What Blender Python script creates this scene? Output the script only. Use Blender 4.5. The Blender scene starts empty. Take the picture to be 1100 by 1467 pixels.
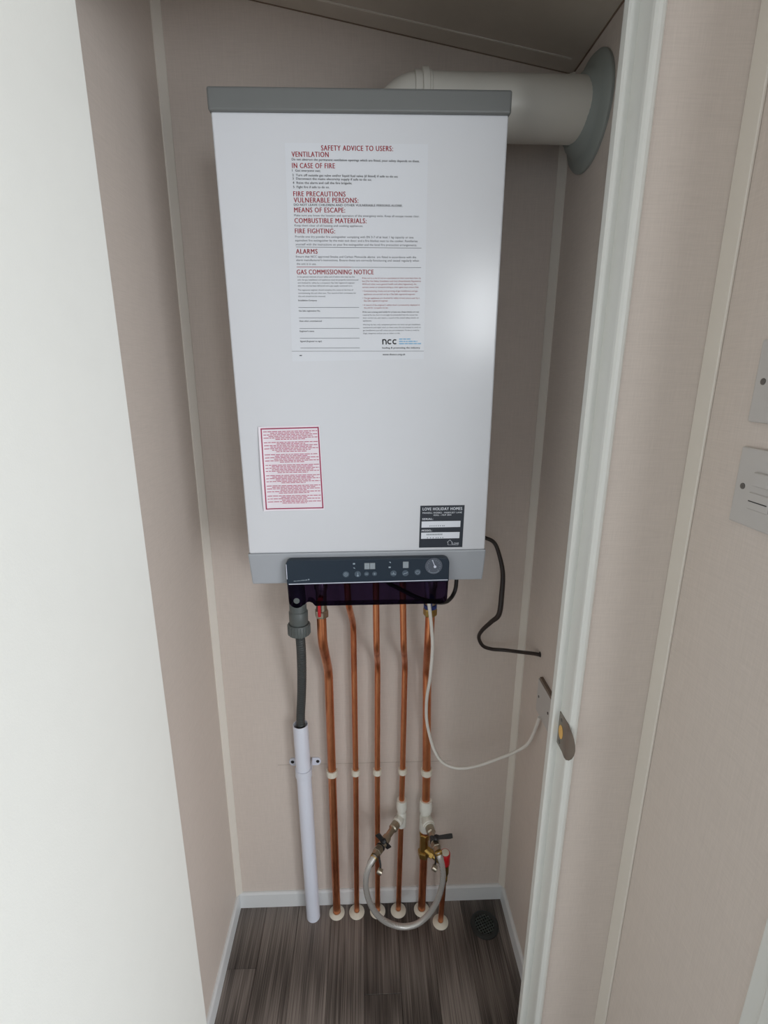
import bpy, bmesh, math, random
from mathutils import Vector, Matrix
random.seed(7)
S = bpy.context.scene
COL = S.collection
pi = math.pi

# ------------------------------------------------------------------ camera
FPX = 720.48
PITCH, YAW, ROLL, EYE = 0.2674, 0.0384, 0.0037, 1.5415
cam = bpy.data.cameras.new('camera')
cam.sensor_fit = 'HORIZONTAL'; cam.sensor_width = 36.0; cam.lens = FPX / 1100 * 36
cam.clip_start = 0.01
camo = bpy.data.objects.new('camera', cam); COL.objects.link(camo)
fw = Vector((math.sin(YAW), math.cos(YAW), 0)); rt = Vector((math.cos(YAW), -math.sin(YAW), 0)); up = Vector((0, 0, 1))
f2 = fw * math.cos(PITCH) - up * math.sin(PITCH); u2 = up * math.cos(PITCH) + fw * math.sin(PITCH)
r2 = rt * math.cos(ROLL) + u2 * math.sin(ROLL); u3 = u2 * math.cos(ROLL) - rt * math.sin(ROLL)
camo.matrix_world = Matrix(((r2.x, u3.x, -f2.x, 0), (r2.y, u3.y, -f2.y, 0), (r2.z, u3.z, -f2.z, EYE), (0, 0, 0, 1)))
S.camera = camo

# ------------------------------------------------------------------ light
wd = bpy.data.worlds.new('world'); S.world = wd; wd.use_nodes = True
wd.node_tree.nodes['Background'].inputs[0].default_value = (0.86, 0.93, 1.0, 1)
wd.node_tree.nodes['Background'].inputs[1].default_value = 1.18
S.view_settings.view_transform = 'Standard'; S.view_settings.look = 'None'
S.view_settings.exposure = 0.0; S.view_settings.gamma = 1.0; S.view_settings.use_curve_mapping = False


def area(name, loc, target, sx, sy, power, col):
    l = bpy.data.lights.new(name, 'AREA'); l.shape = 'RECTANGLE'; l.size = sx; l.size_y = sy
    l.energy = power; l.color = col
    o = bpy.data.objects.new(name, l); COL.objects.link(o); o.location = loc
    o.rotation_euler = (Vector(target) - Vector(loc)).to_track_quat('-Z', 'Y').to_euler()
    return o


# daylight from the window of the room on the right of the doorway, and the window at the end of the hall
area('daylight_side_window', (1.75, -1.0, 1.00), (-0.1, 0.8, 0.5), 1.5, 1.3, 44, (0.95, 0.97, 1.0))
area('daylight_hall_window', (0.90, -2.2, 1.86), (0.1, 0.9, 1.2), 0.34, 0.55, 9, (0.95, 0.98, 1.0))

# ------------------------------------------------------------------ materials
def newmat(name):
    m = bpy.data.materials.new(name); m.use_nodes = True
    nt = m.node_tree
    return m, nt, nt.nodes['Principled BSDF']


def srgb(r, g, b):
    f = lambda c: (c / 255 / 12.92) if c / 255 <= 0.04045 else ((c / 255 + 0.055) / 1.055) ** 2.4
    return (f(r), f(g), f(b), 1)


def plain(name, col, rough=0.5, metal=0.0, spec=0.5, var=0.06, scale=30.0, coat=0.0, bump=0.0, bscale=200.0):
    """colour with a little procedural mottling"""
    m, nt, b = newmat(name)
    b.inputs['Roughness'].default_value = rough; b.inputs['Metallic'].default_value = metal
    b.inputs['Specular IOR Level'].default_value = spec; b.inputs['Coat Weight'].default_value = coat
    tc = nt.nodes.new('ShaderNodeTexCoord'); n = nt.nodes.new('ShaderNodeTexNoise'); n.inputs['Scale'].default_value = scale
    n.inputs['Detail'].default_value = 4
    mx = nt.nodes.new('ShaderNodeMix'); mx.data_type = 'RGBA'
    mx.inputs[6].default_value = tuple(c * (1 - var) for c in col[:3]) + (1,)
    mx.inputs[7].default_value = tuple(min(1, c * (1 + var)) for c in col[:3]) + (1,)
    nt.links.new(tc.outputs['Object'], n.inputs['Vector']); nt.links.new(n.outputs['Fac'], mx.inputs[0])
    nt.links.new(mx.outputs[2], b.inputs['Base Color'])
    if bump:
        n2 = nt.nodes.new('ShaderNodeTexNoise'); n2.inputs['Scale'].default_value = bscale
        bp = nt.nodes.new('ShaderNodeBump'); bp.inputs['Strength'].default_value = bump; bp.inputs['Distance'].default_value = 0.001
        nt.links.new(tc.outputs['Object'], n2.inputs['Vector']); nt.links.new(n2.outputs['Fac'], bp.inputs['Height'])
        nt.links.new(bp.outputs['Normal'], b.inputs['Normal'])
    return m


def linen(name, col):
    """wall vinyl with a woven look: fine threads both ways"""
    m, nt, b = newmat(name)
    b.inputs['Roughness'].default_value = 0.55; b.inputs['Specular IOR Level'].default_value = 0.3
    tc = nt.nodes.new('ShaderNodeTexCoord')
    facs = []
    for sc in ((60, 60, 1400), (1400, 1400, 60)):
        mp = nt.nodes.new('ShaderNodeMapping'); mp.inputs['Scale'].default_value = sc
        n = nt.nodes.new('ShaderNodeTexNoise'); n.inputs['Scale'].default_value = 0.5; n.inputs['Detail'].default_value = 2
        nt.links.new(tc.outputs['Object'], mp.inputs['Vector']); nt.links.new(mp.outputs['Vector'], n.inputs['Vector'])
        facs.append(n)
    ad = nt.nodes.new('ShaderNodeMath'); ad.operation = 'ADD'
    nt.links.new(facs[0].outputs['Fac'], ad.inputs[0]); nt.links.new(facs[1].outputs['Fac'], ad.inputs[1])
    hf = nt.nodes.new('ShaderNodeMath'); hf.operation = 'MULTIPLY'; hf.inputs[1].default_value = 0.5
    nt.links.new(ad.outputs[0], hf.inputs[0])
    mx = nt.nodes.new('ShaderNodeMix'); mx.data_type = 'RGBA'
    mx.inputs[6].default_value = tuple(c * 0.86 for c in col[:3]) + (1,)
    mx.inputs[7].default_value = tuple(min(1, c * 1.14) for c in col[:3]) + (1,)
    nt.links.new(hf.outputs[0], mx.inputs[0]); nt.links.new(mx.outputs[2], b.inputs['Base Color'])
    bp = nt.nodes.new('ShaderNodeBump'); bp.inputs['Strength'].default_value = 0.12; bp.inputs['Distance'].default_value = 0.0006
    nt.links.new(hf.outputs[0], bp.inputs['Height']); nt.links.new(bp.outputs['Normal'], b.inputs['Normal'])
    return m


def wood(name):
    """grey-brown oak-look vinyl; each plank differs through the object's random value"""
    m, nt, b = newmat(name)
    b.inputs['Roughness'].default_value = 0.42; b.inputs['Specular IOR Level'].default_value = 0.4
    tc = nt.nodes.new('ShaderNodeTexCoord'); oi = nt.nodes.new('ShaderNodeObjectInfo')
    off = nt.nodes.new('ShaderNodeMath'); off.operation = 'MULTIPLY'; off.inputs[1].default_value = 37.0
    nt.links.new(oi.outputs['Random'], off.inputs[0])
    va = nt.nodes.new('ShaderNodeVectorMath'); va.operation = 'ADD'
    nt.links.new(tc.outputs['Object'], va.inputs[0]); nt.links.new(off.outputs[0], va.inputs[1])
    def nz(sc, s, det, dist=0.0):
        mp = nt.nodes.new('ShaderNodeMapping'); mp.inputs['Scale'].default_value = sc
        n = nt.nodes.new('ShaderNodeTexNoise'); n.inputs['Scale'].default_value = s; n.inputs['Detail'].default_value = det
        n.inputs['Distortion'].default_value = dist
        nt.links.new(va.outputs[0], mp.inputs['Vector']); nt.links.new(mp.outputs['Vector'], n.inputs['Vector'])
        return n
    grain = nz((40, 0.35, 1), 13, 4, 0.1)
    blot = nz((11, 0.8, 1), 2.4, 3, 0.6)
    def lin(k, c):
        x = nt.nodes.new('ShaderNodeMath'); x.operation = 'MULTIPLY_ADD'; x.inputs[1].default_value = k; x.inputs[2].default_value = c
        nt.links.new(oi.outputs['Random'], x.inputs[0]); return x
    px = lin(0.07, -0.035); py = nt.nodes.new('ShaderNodeMath'); py.operation = 'FRACT'; nt.links.new(lin(7.3, 0).outputs[0], py.inputs[0])
    cb_ = nt.nodes.new('ShaderNodeCombineXYZ'); nt.links.new(px.outputs[0], cb_.inputs[0]); nt.links.new(py.outputs[0], cb_.inputs[1])
    vb = nt.nodes.new('ShaderNodeVectorMath'); vb.operation = 'ADD'; nt.links.new(tc.outputs['Object'], vb.inputs[0]); nt.links.new(cb_.outputs[0], vb.inputs[1])
    mp = nt.nodes.new('ShaderNodeMapping'); mp.inputs['Scale'].default_value = (24, 0.55, 0); mp.inputs['Location'].default_value = (0, -0.25, 0)
    wv = nt.nodes.new('ShaderNodeTexWave'); wv.wave_type = 'RINGS'; wv.inputs['Scale'].default_value = 2.0
    wv.inputs['Distortion'].default_value = 2.2; wv.inputs['Detail'].default_value = 3; wv.inputs['Detail Scale'].default_value = 1.2
    nt.links.new(vb.outputs[0], mp.inputs['Vector']); nt.links.new(mp.outputs['Vector'], wv.inputs['Vector'])
    def madd(a, ka, bb, kb):
        x = nt.nodes.new('ShaderNodeMath'); x.operation = 'MULTIPLY'; x.inputs[1].default_value = ka; nt.links.new(a, x.inputs[0])
        y = nt.nodes.new('ShaderNodeMath'); y.operation = 'MULTIPLY_ADD'; y.inputs[1].default_value = kb
        nt.links.new(bb, y.inputs[0]); nt.links.new(x.outputs[0], y.inputs[2]); return y.outputs[0]
    s = madd(grain.outputs['Fac'], 0.85, wv.outputs['Fac'], 0.19)
    s = madd(s, 1.0, blot.outputs['Fac'], 0.34)
    s = madd(s, 1.0, oi.outputs['Random'], 0.17)
    cr = nt.nodes.new('ShaderNodeValToRGB')
    e = cr.color_ramp.elements
    e[0].position = 0.50; e[0].color = srgb(40, 36, 35)
    e[1].position = 1.0; e[1].color = srgb(142, 133, 127)
    k = e.new(0.66); k.color = srgb(80, 73, 69)
    k = e.new(0.80); k.color = srgb(108, 100, 95)
    nt.links.new(s, cr.inputs[0]); nt.links.new(cr.outputs[0], b.inputs['Base Color'])
    bp = nt.nodes.new('ShaderNodeBump'); bp.inputs['Strength'].default_value = 0.15; bp.inputs['Distance'].default_value = 0.0005
    nt.links.new(grain.outputs['Fac'], bp.inputs['Height']); nt.links.new(bp.outputs['Normal'], b.inputs['Normal'])
    return m


def copper_mat(name):
    m, nt, b = newmat(name)
    b.inputs['Metallic'].default_value = 1.02
    tc = nt.nodes.new('ShaderNodeTexCoord'); n = nt.nodes.new('ShaderNodeTexNoise')
    n.inputs['Scale'].default_value = 22; n.inputs['Detail'].default_value = 6; n.inputs['Roughness'].default_value = 0.65
    mp = nt.nodes.new('ShaderNodeMapping'); mp.inputs['Scale'].default_value = (1, 1, 0.35)
    nt.links.new(tc.outputs['Object'], mp.inputs['Vector']); nt.links.new(mp.outputs['Vector'], n.inputs['Vector'])
    cr = nt.nodes.new('ShaderNodeValToRGB'); e = cr.color_ramp.elements
    e[0].position = 0.3; e[0].color = srgb(178, 104, 74)
    e[1].position = 0.75; e[1].color = srgb(240, 172, 126)
    k = e.new(0.5); k.color = srgb(222, 144, 102)
    nt.links.new(n.outputs['Fac'], cr.inputs[0]); nt.links.new(cr.outputs[0], b.inputs['Base Color'])
    mr = nt.nodes.new('ShaderNodeMapRange'); mr.inputs['To Min'].default_value = 0.42; mr.inputs['To Max'].default_value = 0.2
    nt.links.new(n.outputs['Fac'], mr.inputs['Value']); nt.links.new(mr.outputs['Result'], b.inputs['Roughness'])
    return m


def smoked(name):
    """dark violet see-through plastic"""
    m = bpy.data.materials.new(name); m.use_nodes = True; nt = m.node_tree
    nt.nodes.remove(nt.nodes['Principled BSDF'])
    out = nt.nodes['Material Output']
    tr = nt.nodes.new('ShaderNodeBsdfTransparent'); tr.inputs[0].default_value = (0.23, 0.18, 0.30, 1)
    gl = nt.nodes.new('ShaderNodeBsdfGlossy'); gl.inputs['Roughness'].default_value = 0.08
    fr = nt.nodes.new('ShaderNodeFresnel'); fr.inputs['IOR'].default_value = 1.3
    mx = nt.nodes.new('ShaderNodeMixShader')
    nt.links.new(fr.outputs[0], mx.inputs[0]); nt.links.new(tr.outputs[0], mx.inputs[1]); nt.links.new(gl.outputs[0], mx.inputs[2])
    nt.links.new(mx.outputs[0], out.inputs[0])
    return m


def braided(name):
    m, nt, b = newmat(name)
    b.inputs['Metallic'].default_value = 0.45; b.inputs['Roughness'].default_value = 0.22; b.inputs['Coat Weight'].default_value = 0.8; b.inputs['Coat Roughness'].default_value = 0.06
    tc = nt.nodes.new('ShaderNodeTexCoord')
    ws = []
    for rz in (0.8, -0.8):
        mp = nt.nodes.new('ShaderNodeMapping'); mp.inputs['Rotation'].default_value = (rz, rz * 0.6, rz)
        w = nt.nodes.new('ShaderNodeTexWave'); w.inputs['Scale'].default_value = 160
        nt.links.new(tc.outputs['Object'], mp.inputs['Vector']); nt.links.new(mp.outputs['Vector'], w.inputs['Vector']); ws.append(w)
    ad = nt.nodes.new('ShaderNodeMath'); ad.operation = 'MULTIPLY'
    nt.links.new(ws[0].outputs['Fac'], ad.inputs[0]); nt.links.new(ws[1].outputs['Fac'], ad.inputs[1])
    mx = nt.nodes.new('ShaderNodeMix'); mx.data_type = 'RGBA'
    mx.inputs[6].default_value = srgb(186, 184, 180); mx.inputs[7].default_value = srgb(228, 226, 222)
    nt.links.new(ad.outputs[0], mx.inputs[0]); nt.links.new(mx.outputs[2], b.inputs['Base Color'])
    bp = nt.nodes.new('ShaderNodeBump'); bp.inputs['Strength'].default_value = 0.35; bp.inputs['Distance'].default_value = 0.0006
    nt.links.new(ad.outputs[0], bp.inputs['Height']); nt.links.new(bp.outputs['Normal'], b.inputs['Normal'])
    return m


M = {
    'wall': linen('beige_linen_vinyl', srgb(214, 203, 194)),
    'ceil': plain('ceiling_board', srgb(205, 196, 184), 0.6),
    'trim': plain('cream_trim', srgb(229, 223, 213), 0.45, var=0.02),
    'base': plain('white_skirting', srgb(222, 225, 226), 0.4, var=0.02),
    'frame': plain('white_frame_paint', srgb(226, 227, 222), 0.32, var=0.015),
    'door': plain('white_door_foil', srgb(232, 233, 228), 0.5, var=0.015, bump=0.12, bscale=500),
    'wood': wood('dark_oak_vinyl'),
    'seam': plain('floor_seam', srgb(40, 34, 31), 0.7),
    'white': plain('white_enamel', srgb(218, 220, 225), 0.2, var=0.01, coat=0.0),
    'cap': plain('grey_cap_plastic', srgb(112, 114, 113), 0.4, var=0.02, bump=0.1, bscale=900),
    'silver': plain('silver_plastic', srgb(168, 172, 178), 0.38, var=0.02, bump=0.1, bscale=900),
    'slate': plain('slate_plastic', srgb(36, 48, 61), 0.35, var=0.02, spec=0.35),
    'smoke': smoked('smoked_plastic'),
    'edge': plain('pale_glint_and_needle', srgb(215, 220, 235), 0.3, var=0.01),
    'icon': plain('pale_icon_print', srgb(150, 164, 176), 0.5, var=0.02),
    'button': plain('button_grey', srgb(72, 86, 100), 0.4, var=0.02),
    'lcd': plain('display_grey', srgb(150, 158, 164), 0.25, var=0.03),
    'gauge': plain('gauge_face', srgb(86, 92, 104), 0.3, var=0.08, scale=80),
    'paper': plain('white_sticker', srgb(221, 224, 230), 0.25, var=0.005),
    'pinkpaper': plain('pink_white_sticker', srgb(238, 230, 238), 0.4, var=0.01),
    'red_ink': plain('red_ink', srgb(150, 14, 34), 0.5, var=0.02),
    'crimson': plain('crimson_ink', srgb(160, 32, 80), 0.5, var=0.02),
    'rose': plain('rose_ink', srgb(190, 92, 120), 0.5, var=0.02),
    'black_ink': plain('black_ink', srgb(20, 20, 26), 0.5, var=0.02),
    'grey_ink': plain('grey_ink', srgb(72, 74, 82), 0.5, var=0.02),
    'blue_ink': plain('blue_ink', srgb(120, 180, 220), 0.5, var=0.02),
    'label': plain('black_label', srgb(34, 40, 50), 0.35, var=0.03),
    'label_white': plain('label_white', srgb(228, 232, 240), 0.4, var=0.01),
    'flue': plain('cream_flue', srgb(214, 211, 202), 0.35, var=0.02),
    'collar': plain('grey_rubber', srgb(150, 156, 152), 0.55, var=0.04),
    'grey': plain('grey_pvc', srgb(92, 98, 97), 0.45, var=0.03),
    'hose_grey': plain('dark_grey_hose', srgb(64, 68, 68), 0.5, var=0.05),
    'pvc': plain('white_pvc', srgb(226, 231, 244), 0.3, var=0.01),
    'ivory': plain('ivory_plastic', srgb(228, 223, 208), 0.4, var=0.02),
    'tee': plain('white_pushfit', srgb(232, 232, 224), 0.35, var=0.02),
    'copper': copper_mat('copper'),
    'nickel': plain('nickel_plate', srgb(176, 168, 152), 0.3, metal=1.0, var=0.15, scale=90),
    'brass': plain('brass', srgb(178, 146, 84), 0.32, metal=1.0, var=0.2, scale=90),
    'black': plain('black_plastic', srgb(26, 25, 27), 0.4, var=0.05),
    'cable': plain('dark_brown_cable', srgb(44, 36, 33), 0.45, var=0.05),
    'whitecable': plain('white_cable', srgb(226, 223, 216), 0.4, var=0.02),
    'red': plain('red_plastic', srgb(196, 28, 36), 0.35, var=0.04),
    'bluep': plain('blue_plastic', srgb(36, 56, 120), 0.35, var=0.04),
    'braid': braided('braided_hose'),
    'drain': plain('dark_drain', srgb(38, 42, 42), 0.45, var=0.1),
    'void': plain('dark_void', srgb(10, 9, 9), 0.9),
    'steel': plain('satin_steel', srgb(150, 143, 134), 0.38, metal=0.85, var=0.06, scale=60),
    'screw': plain('screw_steel', srgb(120, 116, 112), 0.4, metal=0.8, var=0.1, scale=300),
    'goldwood': plain('raw_timber', srgb(232, 184, 104), 0.6, var=0.15, scale=120),
    'plate': plain('white_faceplate', srgb(196, 192, 188), 0.45, var=0.01),
    'joint': plain('brown_joint', srgb(132, 114, 98), 0.8),
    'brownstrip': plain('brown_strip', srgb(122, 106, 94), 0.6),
    'gridbar': plain('grid_grey', srgb(84, 92, 90), 0.45, var=0.1),
    'pencil': plain('pencil_mark', srgb(186, 175, 165), 0.8),
}

# ------------------------------------------------------------------ helpers
def setp(o, label=None, cat=None, group=None, kind=None):
    if label: o['label'] = label
    if cat: o['category'] = cat
    if group: o['group'] = group
    if kind: o['kind'] = kind
    return o


def thing(name, label, cat, loc, group=None):
    o = bpy.data.objects.new(name, None); COL.objects.link(o); o.location = loc; o.empty_display_size = 0.05
    o['origin'] = list(loc)
    return setp(o, label, cat, group)


class MB:
    """collects shapes in world (or local) coordinates and builds ONE mesh object"""
    def __init__(s): s.v = []; s.f = []; s.mi = []; s.sm = []; s.cur = 0

    def add(s, v, f, smooth=False):
        n = len(s.v); s.v += [tuple(p) for p in v]
        for q in f:
            s.f.append(tuple(i + n for i in q)); s.mi.append(s.cur); s.sm.append(smooth)
        return s

    def box(s, x0, x1, y0, y1, z0, z1):
        v = [(x, y, z) for z in (z0, z1) for y in (y0, y1) for x in (x0, x1)]
        return s.add(v, [(0, 2, 3, 1), (4, 5, 7, 6), (0, 1, 5, 4), (2, 6, 7, 3), (0, 4, 6, 2), (1, 3, 7, 5)])

    def bbox(s, x0, x1, y0, y1, z0, z1, b=0.003, seg=2):
        bm = bmesh.new(); bmesh.ops.create_cube(bm, size=1)
        for v in bm.verts:
            v.co = Vector(((x0 + x1) / 2 + v.co.x * (x1 - x0), (y0 + y1) / 2 + v.co.y * (y1 - y0), (z0 + z1) / 2 + v.co.z * (z1 - z0)))
        bmesh.ops.bevel(bm, geom=bm.edges[:], offset=b, segments=seg, affect='EDGES', profile=0.5)
        bm.verts.index_update()
        s.add([v.co.copy() for v in bm.verts], [[v.index for v in f.verts] for f in bm.faces]); bm.free()
        return s

    def quad(s, pts): return s.add(pts, [tuple(range(len(pts)))])

    def prism(s, pts, ext):
        """polygon (3D points) extruded along vector ext"""
        n = len(pts); e = Vector(ext); v = [Vector(p) for p in pts] + [Vector(p) + e for p in pts]
        return s.add(v, [tuple(range(n - 1, -1, -1)), tuple(range(n, 2 * n))] + [(i, (i + 1) % n, n + (i + 1) % n, n + i) for i in range(n)])

    def lathe(s, base, axis, prof, seg=24, caps=True, phase=0.0):
        """prof: list of (radius, distance along axis)"""
        a = Vector(axis).normalized(); t = Vector((0, 0, 1)) if abs(a.z) < 0.9 else Vector((1, 0, 0))
        x = a.cross(t).normalized(); y = a.cross(x)
        v = []; f = []
        for r, d in prof:
            for k in range(seg):
                th = 2 * pi * k / seg + phase
                v.append(Vector(base) + a * d + (x * math.cos(th) + y * math.sin(th)) * r)
        for i in range(len(prof) - 1):
            for k in range(seg):
                k2 = (k + 1) % seg
                f.append((i * seg + k, i * seg + k2, (i + 1) * seg + k2, (i + 1) * seg + k))
        s.add(v, f, seg > 8)
        if caps:
            n = len(s.v) - len(v)
            for idx in (0, len(prof) - 1):
                s.f.append(tuple(n + idx * seg + k for k in range(seg))); s.mi.append(s.cur); s.sm.append(False)
        return s

    def tube(s, pts, r, seg=14, caps=True):
        """pts: points; r: radius or list"""
        P = [Vector(p) for p in pts]; n = len(P)
        R = r if isinstance(r, (list, tuple)) else [r] * n
        T = [(P[min(i + 1, n - 1)] - P[max(i - 1, 0)]).normalized() for i in range(n)]
        x = T[0].orthogonal().normalized(); v = []; f = []
        for i in range(n):
            x = (x - T[i] * x.dot(T[i])).normalized(); y = T[i].cross(x)
            for k in range(seg):
                th = 2 * pi * k / seg
                v.append(P[i] + (x * math.cos(th) + y * math.sin(th)) * R[i])
        for i in range(n - 1):
            for k in range(seg):
                k2 = (k + 1) % seg
                f.append((i * seg + k, i * seg + k2, (i + 1) * seg + k2, (i + 1) * seg + k))
        s.add(v, f, True)
        if caps:
            m = len(s.v) - len(v)
            for i in (0, n - 1):
                s.f.append(tuple(m + i * seg + k for k in range(seg))); s.mi.append(s.cur); s.sm.append(False)
        return s

    def disc(s, c, axis, r, seg=24):
        a = Vector(axis).normalized(); x = a.orthogonal().normalized(); y = a.cross(x)
        return s.add([Vector(c) + (x * math.cos(2 * pi * k / seg) + y * math.sin(2 * pi * k / seg)) * r for k in range(seg)], [tuple(range(seg))])

    def build(s, name, mat, parent=None, local=False):
        me = bpy.data.meshes.new(name)
        off = Vector((0, 0, 0))
        if parent is not None and not local:
            q = parent
            while q.parent: q = q.parent
            off = Vector(q.location)
        me.from_pydata([tuple(Vector(p) - off) for p in s.v], [], s.f)
        for m in (mat if isinstance(mat, (list, tuple)) else [mat]): me.materials.append(M[m])
        me.polygons.foreach_set('material_index', s.mi); me.polygons.foreach_set('use_smooth', s.sm)
        
        bm = bmesh.new(); bm.from_mesh(me); bmesh.ops.recalc_face_normals(bm, faces=bm.faces); bm.to_mesh(me); bm.free()
        if any(s.sm): me.set_sharp_from_angle(angle=math.radians(38))
        o = bpy.data.objects.new(name, me); COL.objects.link(o)
        if parent is not None: o.parent = parent
        return o


def catmull(pts, n=8):
    P = [Vector(p) for p in pts]; out = []
    for i in range(len(P) - 1):
        p0, p1, p2, p3 = P[max(i - 1, 0)], P[i], P[i + 1], P[min(i + 2, len(P) - 1)]
        for k in range(n):
            t = k / n
            out.append(0.5 * ((2 * p1) + (p2 - p0) * t + (2 * p0 - 5 * p1 + 4 * p2 - p3) * t * t + (3 * p1 - p0 - 3 * p2 + p3) * t ** 3))
    return out + [P[-1]]


def fillet(pts, rad, n=6):
    P = [Vector(p) for p in pts]; out = [P[0]]
    for i in range(1, len(P) - 1):
        a = (P[i - 1] - P[i]); b = (P[i + 1] - P[i])
        d = min(rad, a.length * 0.45, b.length * 0.45)
        s, e = P[i] + a.normalized() * d, P[i] + b.normalized() * d
        for k in range(n + 1):
            t = k / n
            out.append(s * (1 - t) ** 2 + P[i] * 2 * t * (1 - t) + e * t * t)
    return out + [P[-1]]


def struct(name, mb, mat, label, cat, parent=None):
    o = mb.build(name, mat, parent, local=True)
    return setp(o, label, cat, kind='structure')

# ------------------------------------------------------------------ setting
XL, XR, YB = -0.3872, 0.4108, 1.1604          # inner faces of the cupboard walls
BT, BH = 0.008, 0.0545                        # skirting thickness, height
YO, YI = 0.690, 0.762                         # partition: hall face, cupboard face
HX = 0.4577                                   # hall wall on the right
HZ = 2.15

wb = struct('wall_back', MB().box(XL, XR, YB, YB + 0.04, 0, 2.3), 'wall', 'beige linen-look back wall of the cupboard behind the boiler', 'wall')
MB().box(-0.245, 0.235, YB - 0.0003, YB + 0.001, 0.5028, 0.5042).build('pencil_line', 'pencil', wb, local=True)
struct('wall_left', MB().box(XL - 0.04, XL, YI, YB + 0.04, 0, 2.3), 'wall', 'beige cupboard side wall beside the open white door', 'wall')
struct('wall_right', MB().box(XR, XR + 0.045, YI, YB + 0.04, 0, 2.3), 'wall', 'beige cupboard side wall carrying the flue collar and cable hole', 'wall')


def ceilz(x): return 2.1099 + 0.1297 * (0.4028 - x) / 0.782
mb = MB()
mb.prism([(XL, YI, ceilz(XL)), (XR, YI, ceilz(XR)), (XR, YI, ceilz(XR) + 0.02), (XL, YI, ceilz(XL) + 0.02)], (0, YB - YI, 0))
ce = struct('ceiling', mb, 'ceil', 'sloping pale ceiling of the boiler cupboard', 'ceiling')
yb2 = 1.115
MB().prism([(XL, yb2, ceilz(XL) - 0.0015), (XR - 0.02, yb2, ceilz(XR - 0.02) - 0.0015), (XR - 0.02, yb2, ceilz(XR - 0.02) + 0.001), (XL, yb2, ceilz(XL) + 0.001)], (0, 0.003, 0)).build('bead', 'trim', ce, local=True)
mb = MB()
for (xa, ya, xb, yb_) in ((XL, YB - 0.0015, XR, YB), ):
    mb.prism([(XL, YB - 0.002, ceilz(XL) - 0.0012), (XR, YB - 0.002, ceilz(XR) - 0.0012), (XR, YB - 0.002, ceilz(XR) + 0.0005), (XL, YB - 0.002, ceilz(XL) + 0.0005)], (0, 0.002, 0))
mb.box(XR - 0.002, XR, YI, YB - 0.002, ceilz(XR) - 0.002, ceilz(XR) + 0.0003)
mb.build('dark_joint', 'joint', ce, local=True)

# floor: slab and separate planks
fl = struct('floor', MB().box(-2.4, 2.6, -3.2, YB + 0.04, -0.05, -0.004), 'seam', 'dark grey-brown wood-look plank floor', 'floor')
PW = 0.0968
x = -0.302 - 8 * PW; col = -8
joints = {-1: (0.992, 0.18), 0: (0.55,), 1: (0.36,), 2: (0.70, ), 3: (0.9215, 0.05), 4: (0.42,), 5: (0.63,), 6: (0.28,), 7: (0.80,)}
while x < 0.95:
    js = joints.get(col, (random.uniform(0, 0.8),))
    ys = [-0.9] + sorted(js) + [YB]
    for a, b in zip(ys[:-1], ys[1:]):
        x1 = min(x + PW, 1.0)
        g = 0.0003
        mb = MB(); X0, X1, Y0, Y1 = x + g, x1 - g, a + g, b - g; c = 0.0006
        cx, cy = (X0 + X1) / 2, (Y0 + Y1) / 2
        ring = lambda d, z: [(X0 + d - cx, Y0 + d - cy, z), (X1 - d - cx, Y0 + d - cy, z), (X1 - d - cx, Y1 - d - cy, z), (X0 + d - cx, Y1 - d - cy, z)]
        mb.add(ring(0, -0.004) + ring(0, -c) + ring(c, 0), [(0, 1, 2, 3), (8, 9, 10, 11)] + [(4 * i + k, 4 * i + (k + 1) % 4, 4 * i + 4 + (k + 1) % 4, 4 * i + 4 + k) for i in (0, 1) for k in range(4)])
        o = mb.build('plank', 'wood', fl, local=True); o.location = (cx, cy, 0)
    x += PW; col += 1


def board(p0, p1, inward):
    """skirting profile from p0 to p1 along the wall, body towards inward"""
    p0, p1, n = Vector(p0), Vector(p1), Vector(inward)
    prof = [(0, 0), (BT, 0), (BT, BH - 0.006), (BT - 0.0025, BH - 0.0015), (BT - 0.005, BH), (0, BH)]
    return MB().prism([p0 + n * a + Vector((0, 0, z)) for a, z in prof], p1 - p0)


struct('baseboard_back', board((XL, YB, 0), (XR, YB, 0), (0, -1, 0)), 'base', 'white skirting board along the cupboard back wall behind the pipes', 'baseboard')
struct('baseboard_left', board((XL, YI, 0), (XL, YB - BT, 0), (1, 0, 0)), 'base', 'white skirting board beside the open door', 'baseboard')
struct('baseboard_right', board((XR, YI, 0), (XR, YB - BT, 0), (-1, 0, 0)), 'base', 'white skirting board beside the round floor drain', 'baseboard')
w = 0.015
struct('trim_1', MB().prism([(XL, YB, BH), (XL, YB - w, BH), (XL + 0.003, YB - w, BH), (XL + w, YB - 0.003, BH), (XL + w, YB, BH)], (0, 0, ceilz(XL + w) - BH - 0.003)), 'trim', 'cream corner strip between the back wall and the wall beside the open door', 'trim')
struct('trim_2', MB().prism([(XR, YB, BH), (XR, YB - w, BH), (XR - 0.003, YB - w, BH), (XR - w, YB - 0.003, BH), (XR - w, YB, BH)], (0, 0, ceilz(XR) - BH - 0.003)), 'trim', 'cream corner strip running down from under the flue', 'trim')

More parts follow.
